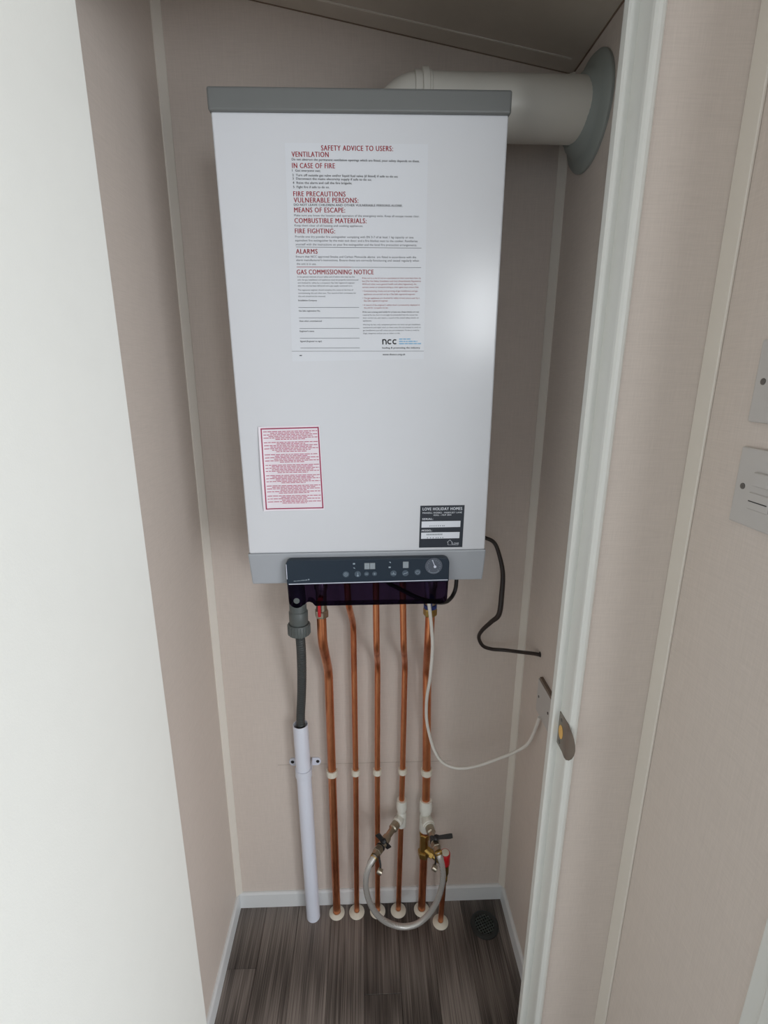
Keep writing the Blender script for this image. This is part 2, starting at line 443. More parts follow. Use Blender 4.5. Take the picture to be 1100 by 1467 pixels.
# partition with the doorway, hall wall
mb = MB(); mb.box(0.3457, HX + 0.04, YO, YI, 0, HZ)
struct('wall_front_right', mb, 'wall', 'narrow beige wall between white door frame and hall corner strip', 'wall')
struct('wall_front_left', MB().box(-1.1, -0.37, YO, YI, 0, HZ), 'wall', 'beige wall behind the open white door', 'wall')
struct('wall_front_top', MB().box(-0.37, 0.3457, YO, YI, 2.021, HZ), 'wall', 'beige wall above the cupboard doorway', 'wall')
struct('wall_hall_right', MB().box(HX, HX + 0.06, 0.36, YO, 0, HZ), 'wall', 'beige hall wall carrying two white electrical faceplates', 'wall')
struct('ceiling_hall_shade', MB().box(-2.4, 2.6, -3.2, YO, HZ, HZ + 0.04), 'ceil', 'unseen pale hall ceiling added to shade the upper cupboard', 'ceiling')  # out of view, added and kept low to darken the cupboard's upper part
mb = MB(); mb.bbox(HX - 0.004, HX, 0.6586, YO, 0, HZ, 0.0012, 1)
struct('trim_3', mb, 'trim', 'cream corner strip between the narrow wall and the faceplate wall', 'trim')
mb = MB(); mb.bbox(HX - 0.006, HX, 0.388, 0.412, 0, 2.05, 0.002, 2); mb.bbox(HX - 0.012, HX + 0.07, 0.345, 0.388, 0, 2.05, 0.003, 2)
struct('trim_4', mb, 'frame', 'white doorway edging at the end of the faceplate wall', 'trim')


def lining(xf, sgn, parent_name, label):
    """door lining with a rounded front edge and a door stop; xf face, sgn +1 = material lies towards +x"""
    X = lambda d: xf + sgn * d
    prof = [(0, YI + 0.006), (0, YO + 0.002)]
    for k in range(7):
        th = pi * k / 6
        prof.append((0.0078 - 0.0078 * math.cos(th), YO + 0.001 - 0.008 * math.sin(th)))
    prof += [(0.0156, YI + 0.006)]
    mb = MB(); mb.prism([(X(d), y, 0) for d, y in prof], (0, 0, 2.006))
    stop = [(0, 0.7235), (-0.010, 0.7235), (-0.0125, 0.726), (-0.0125, 0.7365), (-0.010, 0.7395), (0, 0.7395)]
    o = struct(parent_name, mb, 'frame', label, 'door frame')
    mb = MB(); mb.prism([(X(d), y, 0) for d, y in stop], (0, 0, 2.006)); mb.build('door_stop', 'frame', o, local=True)
    return o


lr = lining(0.330, 1, 'trim_5', 'white door frame post holding the metal strike plate')
lining(-0.352, -1, 'trim_6', 'white door frame post hidden behind the hinged side of the door')
hd = struct('trim_7', MB().bbox(-0.352, 0.330, YO - 0.007, YI + 0.006, 2.006, 2.021, 0.002, 1), 'frame', 'white door frame head above the cupboard doorway', 'door frame')
# strike plate with curved lip
pts = [(0.730, 0.990), (0.730, 0.928), (0.700, 0.928), (0.690, 0.925)]
lip = [(0.690 - 0.024 * math.sin(pi * k / 10), 0.958 - 0.033 * math.cos(pi * k / 10)) for k in range(1, 10)]
out = pts + lip + [(0.690, 0.991), (0.700, 0.990)]
mb = MB()
mb.prism([(0.330, y, z) for y, z in out if y >= 0.689], (-0.0014, 0, 0))
# the lip bends round the rounded edge
n = len(lip)
v = []; f = []
lp = [(0.690, 0.925)] + lip + [(0.690, 0.991)]
for i, (y, z) in enumerate(lp):
    for j in range(4):
        t = j / 3; yy = 0.690 + (y - 0.690) * t
        bend = 0.006 * ((0.690 - yy) / 0.024) ** 2
        v.append((0.3286 + bend, yy, 0.958 + (z - 0.958)))
for i in range(len(lp) - 1):
    for j in range(3):
        f.append((i * 4 + j, i * 4 + j + 1, (i + 1) * 4 + j + 1, (i + 1) * 4 + j))
mb.add(v, f, True)
mid = [(0.3286, 0.6901, z) for _, z in lp]
sp = mb.build('strike_plate', 'steel', lr, local=True); setp(sp, 'satin metal strike plate with rounded lip')
mb = MB(); mb.prism([(0.3284, 0.7115 + 0.0085 * math.cos(2 * pi * k / 20), 0.958 + 0.0125 * math.sin(2 * pi * k / 20)) for k in range(20)], (-0.0003, 0, 0))
mb.build('latch_hole', 'goldwood', sp, local=True)
for zz in (0.9795, 0.9365):
    mb = MB(); mb.lathe((0.3286, 0.714, zz), (-1, 0, 0), [(0.0036, 0), (0.0034, 0.0006), (0.0022, 0.0009)], 12); mb.build('screw', 'screw', sp, local=True)

# open door leaf
dr = struct('door_1', MB().bbox(-0.349, -0.309, 0.01, 0.682, 0.006, 2.0, 0.0015, 1), 'door', 'white flush door standing open beside the cupboard', 'door')
for zz in (0.25, 1.72):
    MB().lathe((-0.353, 0.683, zz), (0, 0, 1), [(0.005, 0), (0.005, 0.08)], 12).build('hinge', 'steel', dr, local=True)

# ------------------------------------------------------------------ boiler (local: x right, y back, z up from the white panel's lower edge)
a = 0.0095
eu = Vector((math.cos(a), 0, math.sin(a))); ev = Vector((-math.sin(a), -0.0206, 1)).normalized(); ew = ev.cross(eu)
boiler = thing('boiler', 'white wall-hung gas boiler with grey cap and notices stuck to its front', 'boiler', (0.0043, 0.9067, 1.2142))
boiler.rotation_euler = Matrix(((eu.x, ew.x, ev.x), (eu.y, ew.y, ev.y), (eu.z, ew.z, ev.z))).to_euler()
MB().bbox(-0.2215, 0.2215, 0.02, 0.228, -0.004, 0.695, 0.004, 2).build('casing', 'white', boiler, True)
MB().bbox(-0.225, 0.225, 0, 0.024, 0.0005, 0.708, 0.003, 3).build('front_panel', 'white', boiler, True)
o = MB().bbox(-0.2275, 0.2275, -0.006, 0.074, 0.7065, 0.7375, 0.0035, 3).build('top_cap', 'cap', boiler, True); setp(o, 'dark grey plastic cap')
# silver band leaning back towards the bottom
mb = MB()
bm = bmesh.new()
lo, hi = -0.0675, 0.0003
vs = [bm.verts.new(p) for p in [(-0.2275, -0.001, hi), (0.2275, -0.001, hi), (0.2275, 0.20, hi), (-0.2275, 0.20, hi), (-0.2262, 0.011, lo), (0.2262, 0.011, lo), (0.2262, 0.20, lo), (-0.2262, 0.20, lo)]]
for q in ((0, 1, 2, 3), (7, 6, 5, 4), (0, 4, 5, 1), (1, 5, 6, 2), (2, 6, 7, 3), (3, 7, 4, 0)): bm.faces.new([vs[i] for i in q])
bmesh.ops.recalc_face_normals(bm, faces=bm.faces)
bmesh.ops.bevel(bm, geom=bm.edges[:], offset=0.0028, segments=2, affect='EDGES', profile=0.5)
bm.verts.index_update(); mb.add([v.co.copy() for v in bm.verts], [[v.index for v in q.verts] for q in bm.faces]); bm.free()
o = mb.build('bottom_band', 'silver', boiler, True); setp(o, 'silver grey plastic band')


def rr(x0, x1, z0, z1, r_tl, r_tr, r_br, r_bl, n=6):
    P = []
    for cx, cz, r, s in ((x1 - r_tr, z1 - r_tr, r_tr, 0), (x0 + r_tl, z1 - r_tl, r_tl, 1), (x0 + r_bl, z0 + r_bl, r_bl, 2), (x1 - r_br, z0 + r_br, r_br, 3)):
        if r <= 0: P.append((cx, cz)); continue
        for k in range(n + 1):
            th = pi / 2 * (s + k / n); P.append((cx + r * math.cos(th), cz + r * math.sin(th)))
    return P


def plate(poly, y0, y1, bev=0.0):
    mb = MB(); bm = bmesh.new()
    vs = [bm.verts.new((x, y0, z)) for x, z in poly]; f = bm.faces.new(vs)
    ex = bmesh.ops.extrude_face_region(bm, geom=[f])
    for g in ex['geom']:
        if isinstance(g, bmesh.types.BMVert): g.co.y = y1
    bmesh.ops.recalc_face_normals(bm, faces=bm.faces)
    if bev:
        ed = [e for e in bm.edges if all(abs(v.co.y - y0) < 1e-7 for v in e.verts)]
        bmesh.ops.bevel(bm, geom=ed, offset=bev, segments=2, affect='EDGES', profile=0.5)
    bm.verts.index_update(); mb.add([v.co.copy() for v in bm.verts], [[v.index for v in q.verts] for q in bm.faces]); bm.free()
    return mb


def circ(cx, cz, r, n=24, a0=0.0): return [(cx + r * math.cos(2 * pi * k / n + a0), cz + r * math.sin(2 * pi * k / n + a0)) for k in range(n)]


CY = -0.012                                     # face of the control panel
cp = plate(rr(-0.1555, 0.1555, -0.0600, -0.0095, 0.010, 0.012, 0.001, 0.001), CY, 0.012, 0.002).build('control_panel', 'slate', boiler, True)
setp(cp, 'slate grey control panel with round buttons, displays and gauge')
o = plate([(-0.1515, -0.0590), (0.1530, -0.0565), (0.1530, -0.0550), (-0.1515, -0.0575)], CY - 0.001, CY + 0.001).build('edge_glint', 'edge', cp, True)  # highlight along the panel's lower crease, painted as a pale strip
plate([(-0.1548, -0.048), (-0.1538, -0.048), (-0.1538, -0.018), (-0.1548, -0.018)], CY - 0.0006, CY + 0.004).build('edge_glint', 'edge', cp, True)  # same painted highlight down the panel's left edge
for u in (-0.0425, -0.0199, -0.0032, 0.0122, 0.0483, 0.0711, 0.0946):
    r = 0.0046 if u in (-0.0032, 0.0122) else 0.0062
    zc = -0.0403 if u < 0.09 else -0.0387
    b = plate(circ(u, zc, r), CY - 0.0006, CY + 0.001, 0.0003).build('button', 'button', cp, True)
    mb = MB(); yy = CY - 0.0008
    def stroke(p, q, t=0.0007):
        p, q = Vector((p[0], 0, p[1])), Vector((q[0], 0, q[1])); d = (q - p).normalized(); nn = Vector((-d.z, 0, d.x)) * t / 2
        mb.quad([(w_.x, yy, w_.z) for w_ in (p - nn, q - nn, q + nn, p + nn)])
    def ringm(cx, cz, r0, t=0.0006, n=20, s=0, e=1):
        for k in range(n):
            a0, a1 = 2 * pi * (s + (e - s) * k / n), 2 * pi * (s + (e - s) * (k + 1) / n)
            mb.quad([(cx + rr_ * math.cos(aa), yy, cz + rr_ * math.sin(aa)) for rr_, aa in ((r0, a0), (r0, a1), (r0 + t, a1), (r0 + t, a0))])
    if u == -0.0425: ringm(u, zc, 0.003); stroke((u, zc - 0.0018), (u, zc + 0.0018), 0.0009)
    elif u == -0.0199: stroke((u, zc - 0.002), (u, zc + 0.0035), 0.001); ringm(u, zc - 0.003, 0.0002, 0.0014)
    elif u == -0.0032: stroke((u - 0.0022, zc), (u + 0.0022, zc), 0.0009)
    elif u == 0.0122: stroke((u - 0.0022, zc), (u + 0.0022, zc), 0.0009); stroke((u, zc - 0.0022), (u, zc + 0.0022), 0.0009)
    elif u == 0.0483: stroke((u - 0.004, zc - 0.001), (u + 0.0035, zc - 0.001), 0.0012); stroke((u + 0.0035, zc - 0.001), (u + 0.004, zc - 0.003)); stroke((u, zc - 0.001), (u, zc + 0.0028), 0.0012)
    elif u == 0.0711: stroke((u - 0.004, zc - 0.002), (u - 0.001, zc), 0.001); stroke((u - 0.001, zc), (u + 0.0015, zc), 0.001); stroke((u + 0.0015, zc), (u + 0.004, zc + 0.002), 0.001)
    else: ringm(u, zc, 0.003, 0.0007, 16, 0.33, 1.17); stroke((u, zc + 0.0005), (u, zc + 0.004), 0.0008)
    mb.build('symbol', 'icon', b, True)
for n_, (x0, x1, z0, z1) in enumerate(((-0.0070, 0.0028, -0.0305, -0.0180), (0.0036, 0.0133, -0.0305, -0.0180), (0.0663, 0.0770, -0.0295, -0.0167))):
    d = plate(rr(x0, x1, z0, z1, .0004, .0004, .0004, .0004, 2), CY - 0.0004, CY + 0.001).build('display', 'lcd', cp, True)
    mb = MB(); yy = CY - 0.0006; cx = (x0 + x1) / 2; cz = (z0 + z1) / 2
    for (p, q) in (((-.0025, .004), (.0025, .004)), ((-.0025, 0), (.0025, 0)), ((-.0025, -.004), (.0025, -.004)), ((-.0028, .0037), (-.0028, -.0037)), ((.0028, .0037), (.0028, -.0037))):
        ax, az_, bx, bz = cx + p[0], cz + p[1], cx + q[0], cz + q[1]; t = 0.0004
        mb.quad([(ax - t, yy, az_ - t), (bx + t, yy, min(az_, bz) - t if az_ == bz else bz + t), (bx + t, yy, bz + t), (ax - t, yy, az_ + t)] if az_ == bz else [(ax - t, yy, bz), (ax + t, yy, bz), (ax + t, yy, az_), (ax - t, yy, az_)])
    mb.build('digit', 'icon', d, True)
for (cx, cz, k) in ((-0.0267, -0.0189, 0), (-0.0267, -0.0275, 1), (0.041, -0.0181, 2), (0.041, -0.0275, 0)):
    mb = MB(); yy = CY - 0.0004
    if k == 0: mb.quad([(cx - .002, yy, cz - .0015), (cx + .002, yy, cz - .0015), (cx + .002, yy, cz + .0015), (cx - .002, yy, cz + .0015)])
    elif k == 1: mb.quad([(cx - .002, yy, cz + .001), (cx - .0005, yy, cz - .0005), (cx + .0022, yy, cz - .002), (cx + .001, yy, cz + .001)])
    else: mb.quad([(cx - .0015, yy, cz + .0018), (cx + .002, yy, cz + .0018), (cx + .0024, yy, cz - .0012), (cx + .0012, yy, cz - .0004)])
    mb.build('indicator', 'icon', cp, True)
# pressure gauge
g = plate(circ(0.1252, -0.0265, 0.0165, 36), CY - 0.0012, CY + 0.002, 0.0006).build('gauge', 'gauge', cp, True)
mb = MB(); yy = CY - 0.0015
for k in range(15):
    th = math.radians(225 - k * 270 / 14); c_, s_ = math.cos(th), math.sin(th); r0, r1 = (0.0115 if k % 2 else 0.0105), 0.0132; t = 0.0003
    mb.quad([(0.1252 + c_ * r + s_ * t * e_, yy, -0.0265 + s_ * r - c_ * t * e_) for r, e_ in ((r0, -1), (r1, -1), (r1, 1), (r0, 1))])
for k in range(24):
    a0, a1 = math.radians(225 + 90 * k / 24), math.radians(225 + 90 * (k + 1) / 24)
    mb.quad([(0.1252 + r * math.cos(aa), yy, -0.0265 + r * math.sin(aa)) for r, aa in ((.0135, a0), (.0135, a1), (.0142, a1), (.0142, a0))])
mb.build('gauge_scale', 'icon', g, True)
mb = MB(); yy = CY - 0.0019
h = Vector((0.1275, -0.0275)); tip = Vector((0.1222, -0.0135)); d = (tip - h).normalized(); nn = Vector((-d.y, d.x)) * 0.0006
mb.prism([(p.x, yy, p.y) for p in (h - nn * 1.2, tip - nn, tip + nn, h + nn * 1.2)], (0, 0.0003, 0))
mb.prism([(x, yy - 0.0003, z) for x, z in circ(h.x, h.y, 0.0026, 16)], (0, 0.0006, 0))
mb.build('needle', 'edge', g, True)
# smoked flap: face plate and a shallow rim
edge = [(-0.1540, -0.0600)]
edge += [(-0.1390 + 0.0150 * math.cos(t), -0.0945 + 0.0150 * math.sin(t)) for t in [pi + k * (pi * 0.78) / 8 for k in range(9)]]
edge += [(-0.1235, -0.1020), (-0.1190, -0.0975), (-0.1140, -0.0968), (-0.1090, -0.0990), (-0.1062, -0.1025), (-0.1035, -0.1058)]
edge += [(0.1400 + 0.0135 * math.cos(t), -0.0930 + 0.0135 * math.sin(t)) for t in [1.5 * pi + k * (pi / 2) / 6 for k in range(7)]]
edge += [(0.1545, -0.0575)]
flap = plate(edge, CY, CY + 0.002, 0.0007).build('smoked_flap', 'smoke', boiler, True); setp(flap, 'dark see-through flap hanging below the control panel')
mb = MB()
for i in range(len(edge) - 1):
    (xa, za), (xb, zb) = edge[i], edge[i + 1]
    mb.quad([(xa, CY + 0.002, za), (xb, CY + 0.002, zb), (xb, CY + 0.022, zb), (xa, CY + 0.022, za)])
mb.build('flap_rim', 'smoke', flap, True)
plate(circ(-0.1389, -0.0936, 0.0058), CY - 0.0012, CY + 0.0005, 0.0005).build('flap_button', 'grey', flap, True)

# ---- lettering
_G = {}
def raw_text(body):
    cu = bpy.data.curves.new('t', 'FONT'); cu.body = body; cu.size = 1.0; cu.resolution_u = 3; cu.fill_mode = 'FRONT'
    o = bpy.data.objects.new('t', cu); COL.objects.link(o)
    dg = bpy.context.evaluated_depsgraph_get(); me = bpy.data.meshes.new_from_object(o.evaluated_get(dg))
    V = [v.co.copy() for v in me.vertices]; F = [tuple(p.vertices) for p in me.polygons]
    bpy.data.meshes.remove(me); bpy.data.objects.remove(o); bpy.data.curves.remove(cu)
    return V, F


def width(V): return max(v.x for v in V) - min(v.x for v in V)


def glyph(ch):
    if ch not in _G:
        if 'HH' not in _G: _G['HH'] = width(raw_text('HH')[0])
        V, F = ([], []) if ch == ' ' else raw_text(ch)
        _G[ch] = (V, F, width(raw_text('H' + ch + 'H')[0]) - _G['HH'])
    return _G[ch]


def put(mb, body, x, z, w, cap, y, bold=0.0, slope=0.0, track=0.02):
    """write body with its baseline starting at (x, z), total width w and capital height cap; bold = strokes struck again beside each other"""
    pen = 0.0; parts = []
    for ch in body:
        V, F, adv = glyph(ch)
        if V: parts.append((pen, V, F))
        pen += adv + track
    x0 = min(p + min(v.x for v in V) for p, V, F in parts); x1 = max(p + max(v.x for v in V) for p, V, F in parts)
    sx = w / (x1 - x0 + 2 * bold); sy = cap / 0.69
    for p, V, F in parts:
        for k, dx in enumerate((0.0,) if not bold else (0.0, bold, 2 * bold)):
            mb.add([(x + (v.x + p - x0 + dx) * sx, y - 0.00002 * k, z + v.y * sy + slope * (v.x + p - x0) * sx) for v in V], F)


def greek(mb, x, z, w, h, y, rnd, slope=0.0):
    """a line of print too small to read: word-long bars"""
    p = 0.0
    while p < w - 0.0008:
        L = min(rnd.uniform(0.0028, 0.0085), w - p)
        mb.quad([(x + p, y, z + slope * p), (x + p + L, y, z + slope * (p + L)), (x + p + L, y, z + h + slope * (p + L)), (x + p, y, z + h + slope * p)])
        p += L + 0.0011


# large white safety notice
nt_ = plate([(-0.1235, 0.349), (0.1010, 0.352), (0.1022, 0.668), (-0.1170, 0.668)], -0.0004, 0.0002).build('safety_notice', 'paper', boiler, True)
setp(nt_, 'large white safety notice with red headings and a form')
TY = -0.0007
red, blk, gry, blu = MB(), MB(), MB(), MB()
sl = -0.006
HB = 0.027
for body, x_, z_, w_ in (('SAFETY ADVICE TO USERS:', -0.0622, 0.6583, 0.1104), ('VENTILATION', -0.1076, 0.6497, 0.0568), ('IN CASE OF FIRE', -0.1077, 0.6347, 0.0660),
                         ('FIRE PRECAUTIONS', -0.1080, 0.5964, 0.0816), ('VULNERABLE PERSONS:', -0.1077, 0.5878, 0.1012), ('MEANS OF ESCAPE:', -0.1079, 0.5741, 0.0803),
                         ('COMBUSTIBLE MATERIALS:', -0.1081, 0.5592, 0.1140), ('FIRE FIGHTING:', -0.1083, 0.5445, 0.0637), ('ALARMS', -0.1083, 0.5151, 0.0347),
                         ('GAS COMMISSIONING NOTICE', -0.1086, 0.4848, 0.1250)):
    hm = MB(); put(hm, body, x_, z_, w_, 0.0069, TY, HB, 0, 0.07); hm.build('heading', 'red_ink', nt_, True)
for body, x_, z_, w_, s_ in (('Do not obstruct the permanent ventilation openings which are fitted, your safety depends on them.', -0.1077, 0.6449, 0.1970, sl),
                             ('1  Get everyone out;', -0.1080, 0.6299, 0.0436, 0), ('2  Turn off outside gas valve and/or liquid fuel valve (if fitted) if safe to do so;', -0.1080, 0.6238, 0.1638, sl),
                             ('3  Disconnect the mains electricity supply if safe to do so;', -0.1080, 0.6191, 0.1224, sl), ('4  Raise the alarm and call the fire brigade;', -0.1080, 0.6134, 0.0918, 0),
                             ('5  Fight fire if safe to do so.', -0.1076, 0.6077, 0.0564, 0), ('DO NOT LEAVE CHILDREN AND OTHER VULNERABLE PERSONS ALONE.', -0.1079, 0.5832, 0.1711, -0.003),
                             ('Installation Company', -0.1082, 0.4442, 0.0304, 0), ('Gas Safe registration No.', -0.1085, 0.4281, 0.0358, 0), ('Date when commissioned', -0.1081, 0.4123, 0.0371, 0),
                             ("Engineer's name", -0.1084, 0.3964, 0.0239, 0), ('Signed (Engineer to sign)', -0.1087, 0.3803, 0.0364, 0)):
    put(blk, body, x_, z_, w_, 0.0031 if z_ > 0.5 else 0.0024, TY, 0.014, s_)
for body, x_, z_, w_ in (('Make sure you know the location and operation of the emergency exits. Keep all escape routes clear.', -0.1082, 0.5686, 0.1988),
                         ('Keep them clear of all heating and cooking appliances.', -0.1084, 0.5543, 0.1086),
                         ('Provide one dry powder fire extinguisher complying with EN 3-7 of at least 1 kg capacity or one', -0.1082, 0.5384, 0.1891),
                         ('equivalent fire extinguisher by the main exit door; and a fire blanket next to the cooker. Familiarize', -0.1085, 0.5330, 0.1962),
                         ('yourself with the instructions on your fire extinguisher and the local fire precaution arrangements.', -0.1082, 0.5273, 0.1949),
                         ('Ensure that NCC approved Smoke and Carbon Monoxide alarms  are fitted in accordance with the', -0.1086, 0.5095, 0.1944),
                         ("alarm manufacturer's instructions. Ensure these are correctly functioning and tested regularly when", -0.1084, 0.5044, 0.1988),
                         ('the unit is in use.', -0.1081, 0.4988, 0.0316)):
    put(gry, body, x_, z_, w_, 0.0030, TY, 0.0, sl * 0.6)
for i, (body, w_) in enumerate((('In the general interests of your safety and of others who may use this', 0.0932), ('unit, the gas installation and appliances must be properly commissioned', 0.0988),
                                ('and checked for safety by a competent Gas Safe registered engineer', 0.0930), ('after the unit has been delivered and a gas supply connected to it.', 0.0891))):
    put(gry, body, -0.1078, 0.4800 - i * 0.00452, w_, 0.0022, TY)
for i, (body, w_) in enumerate((('The registered engineer should complete this notice at the time of', 0.0904), ('commissioning this unit when new. This record of first commission for', 0.0950), ('this unit should not be removed.', 0.0447))):
    put(gry, body, -0.1080, 0.4602 - i * 0.0048, w_, 0.0022, TY)
R_ = (('If the unit is to be let out on a permanent or short term basis then, by', 0.4781, 0.0964), ('law [The Gas Safety (Installation and Use) (Amendments) Regulations', 0.4735, 0.0964), ('2018 and other more general health and safety legislation], the', 0.4690, 0.0890), ('current owner or someone acting as their agent must ensure that:', 0.4644, 0.0930),
      ('\u2022 Commissioning checks and servicing of gas installations and gas', 0.4585, 0.0915), ('  appliances are carried out by a Gas Safe registered engineer', 0.4537, 0.0850), ('\u2022 The gas appliances are checked for safety at least once a year by a', 0.4478, 0.0945), ('  Gas Safe registered engineer', 0.4436, 0.0400),
      ("\u2022 A record of the engineer's safety check is prominently displayed in", 0.4371, 0.0950), ('  the unit for occupants to see.', 0.4328, 0.0405))
for body, z_, w_ in R_:
    put(red, body.strip(), -0.0024 if not body.startswith(' ') else -0.0003, z_, w_, 0.0022, TY)
for body, z_, w_, b_ in (('If the unit is being used solely for private use, these checks are not', 0.4263, 0.0940, 0.014), ('required by law, but it is strongly recommended that the owner has', 0.4217, 0.0920, 0.0), ('them carried out, and retains a record of the annual safety checks on', 0.4171, 0.0935, 0.0), ('appliances.', 0.4126, 0.0147, 0.0),
                         ('Warning: by law, only competent persons can carry out gas installation,', 0.4066, 0.0970, 0.0), ('maintenance and repair work on these units. Do not attempt to work on', 0.4020, 0.0975, 0.0), ('gas installations yourself, unless you are competent. To do so could be', 0.3974, 0.0950, 0.0), ('illegal, dangerous and put you or others at risk.', 0.3927, 0.0625, 0.0)):
    put(blk if b_ else gry, body, -0.0025, z_, w_, 0.0022, TY, b_)
put(blk, 'leading & promoting the industry', 0.0297, 0.3691, 0.0645, 0.0028, TY, 0.018)
put(blk, 'www.thencc.org.uk', 0.0303, 0.3583, 0.0388, 0.0029, TY, 0.02)
rn = random.Random(3)
greek(gry, -0.111, 0.3578, 0.006, 0.0016, TY, rn)
for z_, w_ in ((0.3836, 0.021), (0.3798, 0.031), (0.3762, 0.0375)): greek(blu, 0.0583, z_, w_, 0.0016, TY, rn)
def rule(mb, x0, x1, z0, z1, t=0.0005):
    mb.quad([(x0, TY, z0 - t / 2), (x1, TY, z1 - t / 2), (x1, TY, z1 + t / 2), (x0, TY, z0 + t / 2)])
rule(blk, -0.1078, 0.0941, 0.5248, 0.5237); rule(gry, -0.1235, 0.1008, 0.3656, 0.3648, 0.0005)
rule(red, -0.1083, -0.02, 0.4957, 0.4953, 0.0007); rule(blk, -0.02, 0.0940, 0.4953, 0.4949)
for z_ in (0.4345, 0.4182, 0.4018, 0.3863, 0.3706): rule(blk, -0.1086, -0.0085, z_, z_, 0.0005)
# logo: round-ended n c c
lg = MB(); t = 0.0020
def arc(cx, cz, r, a0, a1, n=14):
    for k in range(n):
        p, q = math.radians(a0 + (a1 - a0) * k / n), math.radians(a0 + (a1 - a0) * (k + 1) / n)
        lg.quad([(cx + r_ * math.cos(s), TY, cz + r_ * math.sin(s)) for r_, s in ((r - t / 2, p), (r - t / 2, q), (r + t / 2, q), (r + t / 2, p))])
zb_, xh = 0.3758, 0.0085
lg.quad([(0.0298, TY, zb_), (0.0298 + t, TY, zb_), (0.0298 + t, TY, zb_ + xh), (0.0298, TY, zb_ + xh)])
arc(0.0333, zb_ + xh - 0.0035, 0.0028, 0, 180); lg.quad([(0.0354, TY, zb_), (0.0354 + t, TY, zb_), (0.0354 + t, TY, zb_ + xh - 0.0035), (0.0354, TY, zb_ + xh - 0.0035)])
arc(0.0425, zb_ + xh / 2, xh / 2 - t / 2, 45, 315); arc(0.0512, zb_ + xh / 2, xh / 2 - t / 2, 45, 315)
red.build('red_paragraph', 'red_ink', nt_, True); blk.build('black_print', 'black_ink', nt_, True)
gry.build('grey_paragraphs', 'grey_ink', nt_, True); blu.build('blue_lettering', 'blue_ink', nt_, True); lg.build('logo', 'black_ink', nt_, True)

# pink-edged sticker, its left edge lifting off the panel
P00, P10, P11, P01 = Vector((-0.1905, 0, 0.0845)), Vector((-0.0792, 0, 0.0850)), Vector((-0.0820, 0, 0.2408)), Vector((-0.1893, 0, 0.2390))
def pmap(s, t):
    p = (P00 * (1 - s) + P10 * s) * (1 - t) + (P01 * (1 - s) + P11 * s) * t
    lift = 0.0045 * max(0, 1 - s / 0.16) ** 2 * (0.35 + 0.65 * math.sin(pi * min(1, t * 0.9 + 0.1)))
    return Vector((p.x, -0.0006 - lift, p.z))
mb = MB(); N, K = 16, 10
mb.add([pmap(i / N, j / K) for j in range(K + 1) for i in range(N + 1)], [(j * (N + 1) + i, j * (N + 1) + i + 1, (j + 1) * (N + 1) + i + 1, (j + 1) * (N + 1) + i) for j in range(K) for i in range(N)], True)
ps = mb.build('warning_sticker', 'pinkpaper', boiler, True); setp(ps, 'white sticker with crimson border and fine crimson print, one edge curling')
def pq(mb, s0, s1, t0, t1, n=1):
    for k in range(n):
        a_, b_ = s0 + (s1 - s0) * k / n, s0 + (s1 - s0) * (k + 1) / n
        mb.quad([pmap(a_, t0) + Vector((0, -0.0003, 0)), pmap(b_, t0) + Vector((0, -0.0003, 0)), pmap(b_, t1) + Vector((0, -0.0003, 0)), pmap(a_, t1) + Vector((0, -0.0003, 0))])
mb = MB(); e0, e1 = 0.035, 0.985; t0, t1 = 0.02, 0.982; bw, bh = 0.019, 0.013
pq(mb, e0, e1, t0, t0 + bh, 16); pq(mb, e0, e1, t1 - bh, t1, 16)
for k in range(10):
    za, zb2 = t0 + (t1 - t0) * k / 10, t0 + (t1 - t0) * (k + 1) / 10
    pq(mb, e0, e0 + bw, za, zb2); pq(mb, e1 - bw, e1, za, zb2)
mb.build('border', 'crimson', ps, True)
mb = MB(); rn = random.Random(11); tt = 0.945
for blk_n, cnt in enumerate((6, 7, 6, 6, 6, 6, 6)):
    for i in range(cnt):
        half = 0.44 if i % 2 == 0 else rn.uniform(0.20, 0.36)
        if blk_n in (2, 4) and i == cnt - 1: half = 0.2
        if i == cnt - 1: half = min(half, 0.25)
        p = 0.515 - half; end = 0.515 + half
        while p < end - 0.01:
            L = min(rn.uniform(0.03, 0.09), end - p); pq(mb, p, p + L, tt - 0.0085, tt); p += L + 0.011
        tt -= 0.0178
    tt -= 0.0165
mb.build('fine_print', 'rose', ps, True)

# black maker's label
bl = plate([(0.0977, 0.0067), (0.1810, 0.0064), (0.1823, 0.0900), (0.0991, 0.0900)], -0.0004, 0.0002).build('maker_label', 'label', boiler, True)
setp(bl, 'square black label with white lettering and two white boxes')
mb = MB(); put(mb, 'LOVE HOLIDAY HOMES', 0.1035, 0.0808, 0.0745, 0.0056, TY, 0.026, 0, 0.08); mb.build('maker_name', 'label_white', bl, True)
mb = MB(); put(mb, 'MANSELL WORKS - MARFLEET LANE', 0.1035, 0.0745, 0.0740, 0.0030, TY, 0.012, 0, 0.06); mb.build('address_line', 'label_white', bl, True)
mb = MB(); put(mb, 'HULL - HU9 5RN', 0.1245, 0.0700, 0.0330, 0.0030, TY, 0.012, 0, 0.06); mb.build('address_line', 'label_white', bl, True)
mb = MB(); put(mb, 'SERIAL:', 0.1030, 0.0622, 0.0205, 0.0036, TY, 0.028, 0, 0.08); mb.build('field_name', 'label_white', bl, True)
mb = MB(); put(mb, 'MODEL:', 0.1025, 0.0395, 0.0195, 0.0036, TY, 0.028, 0, 0.08); mb.build('field_name', 'label_white', bl, True)
mb = MB(); put(mb, 'LOVE', 0.1620, 0.0120, 0.0118, 0.0040, TY, 0.0); mb.build('emblem_name', 'label_white', bl, True)
mb = MB()
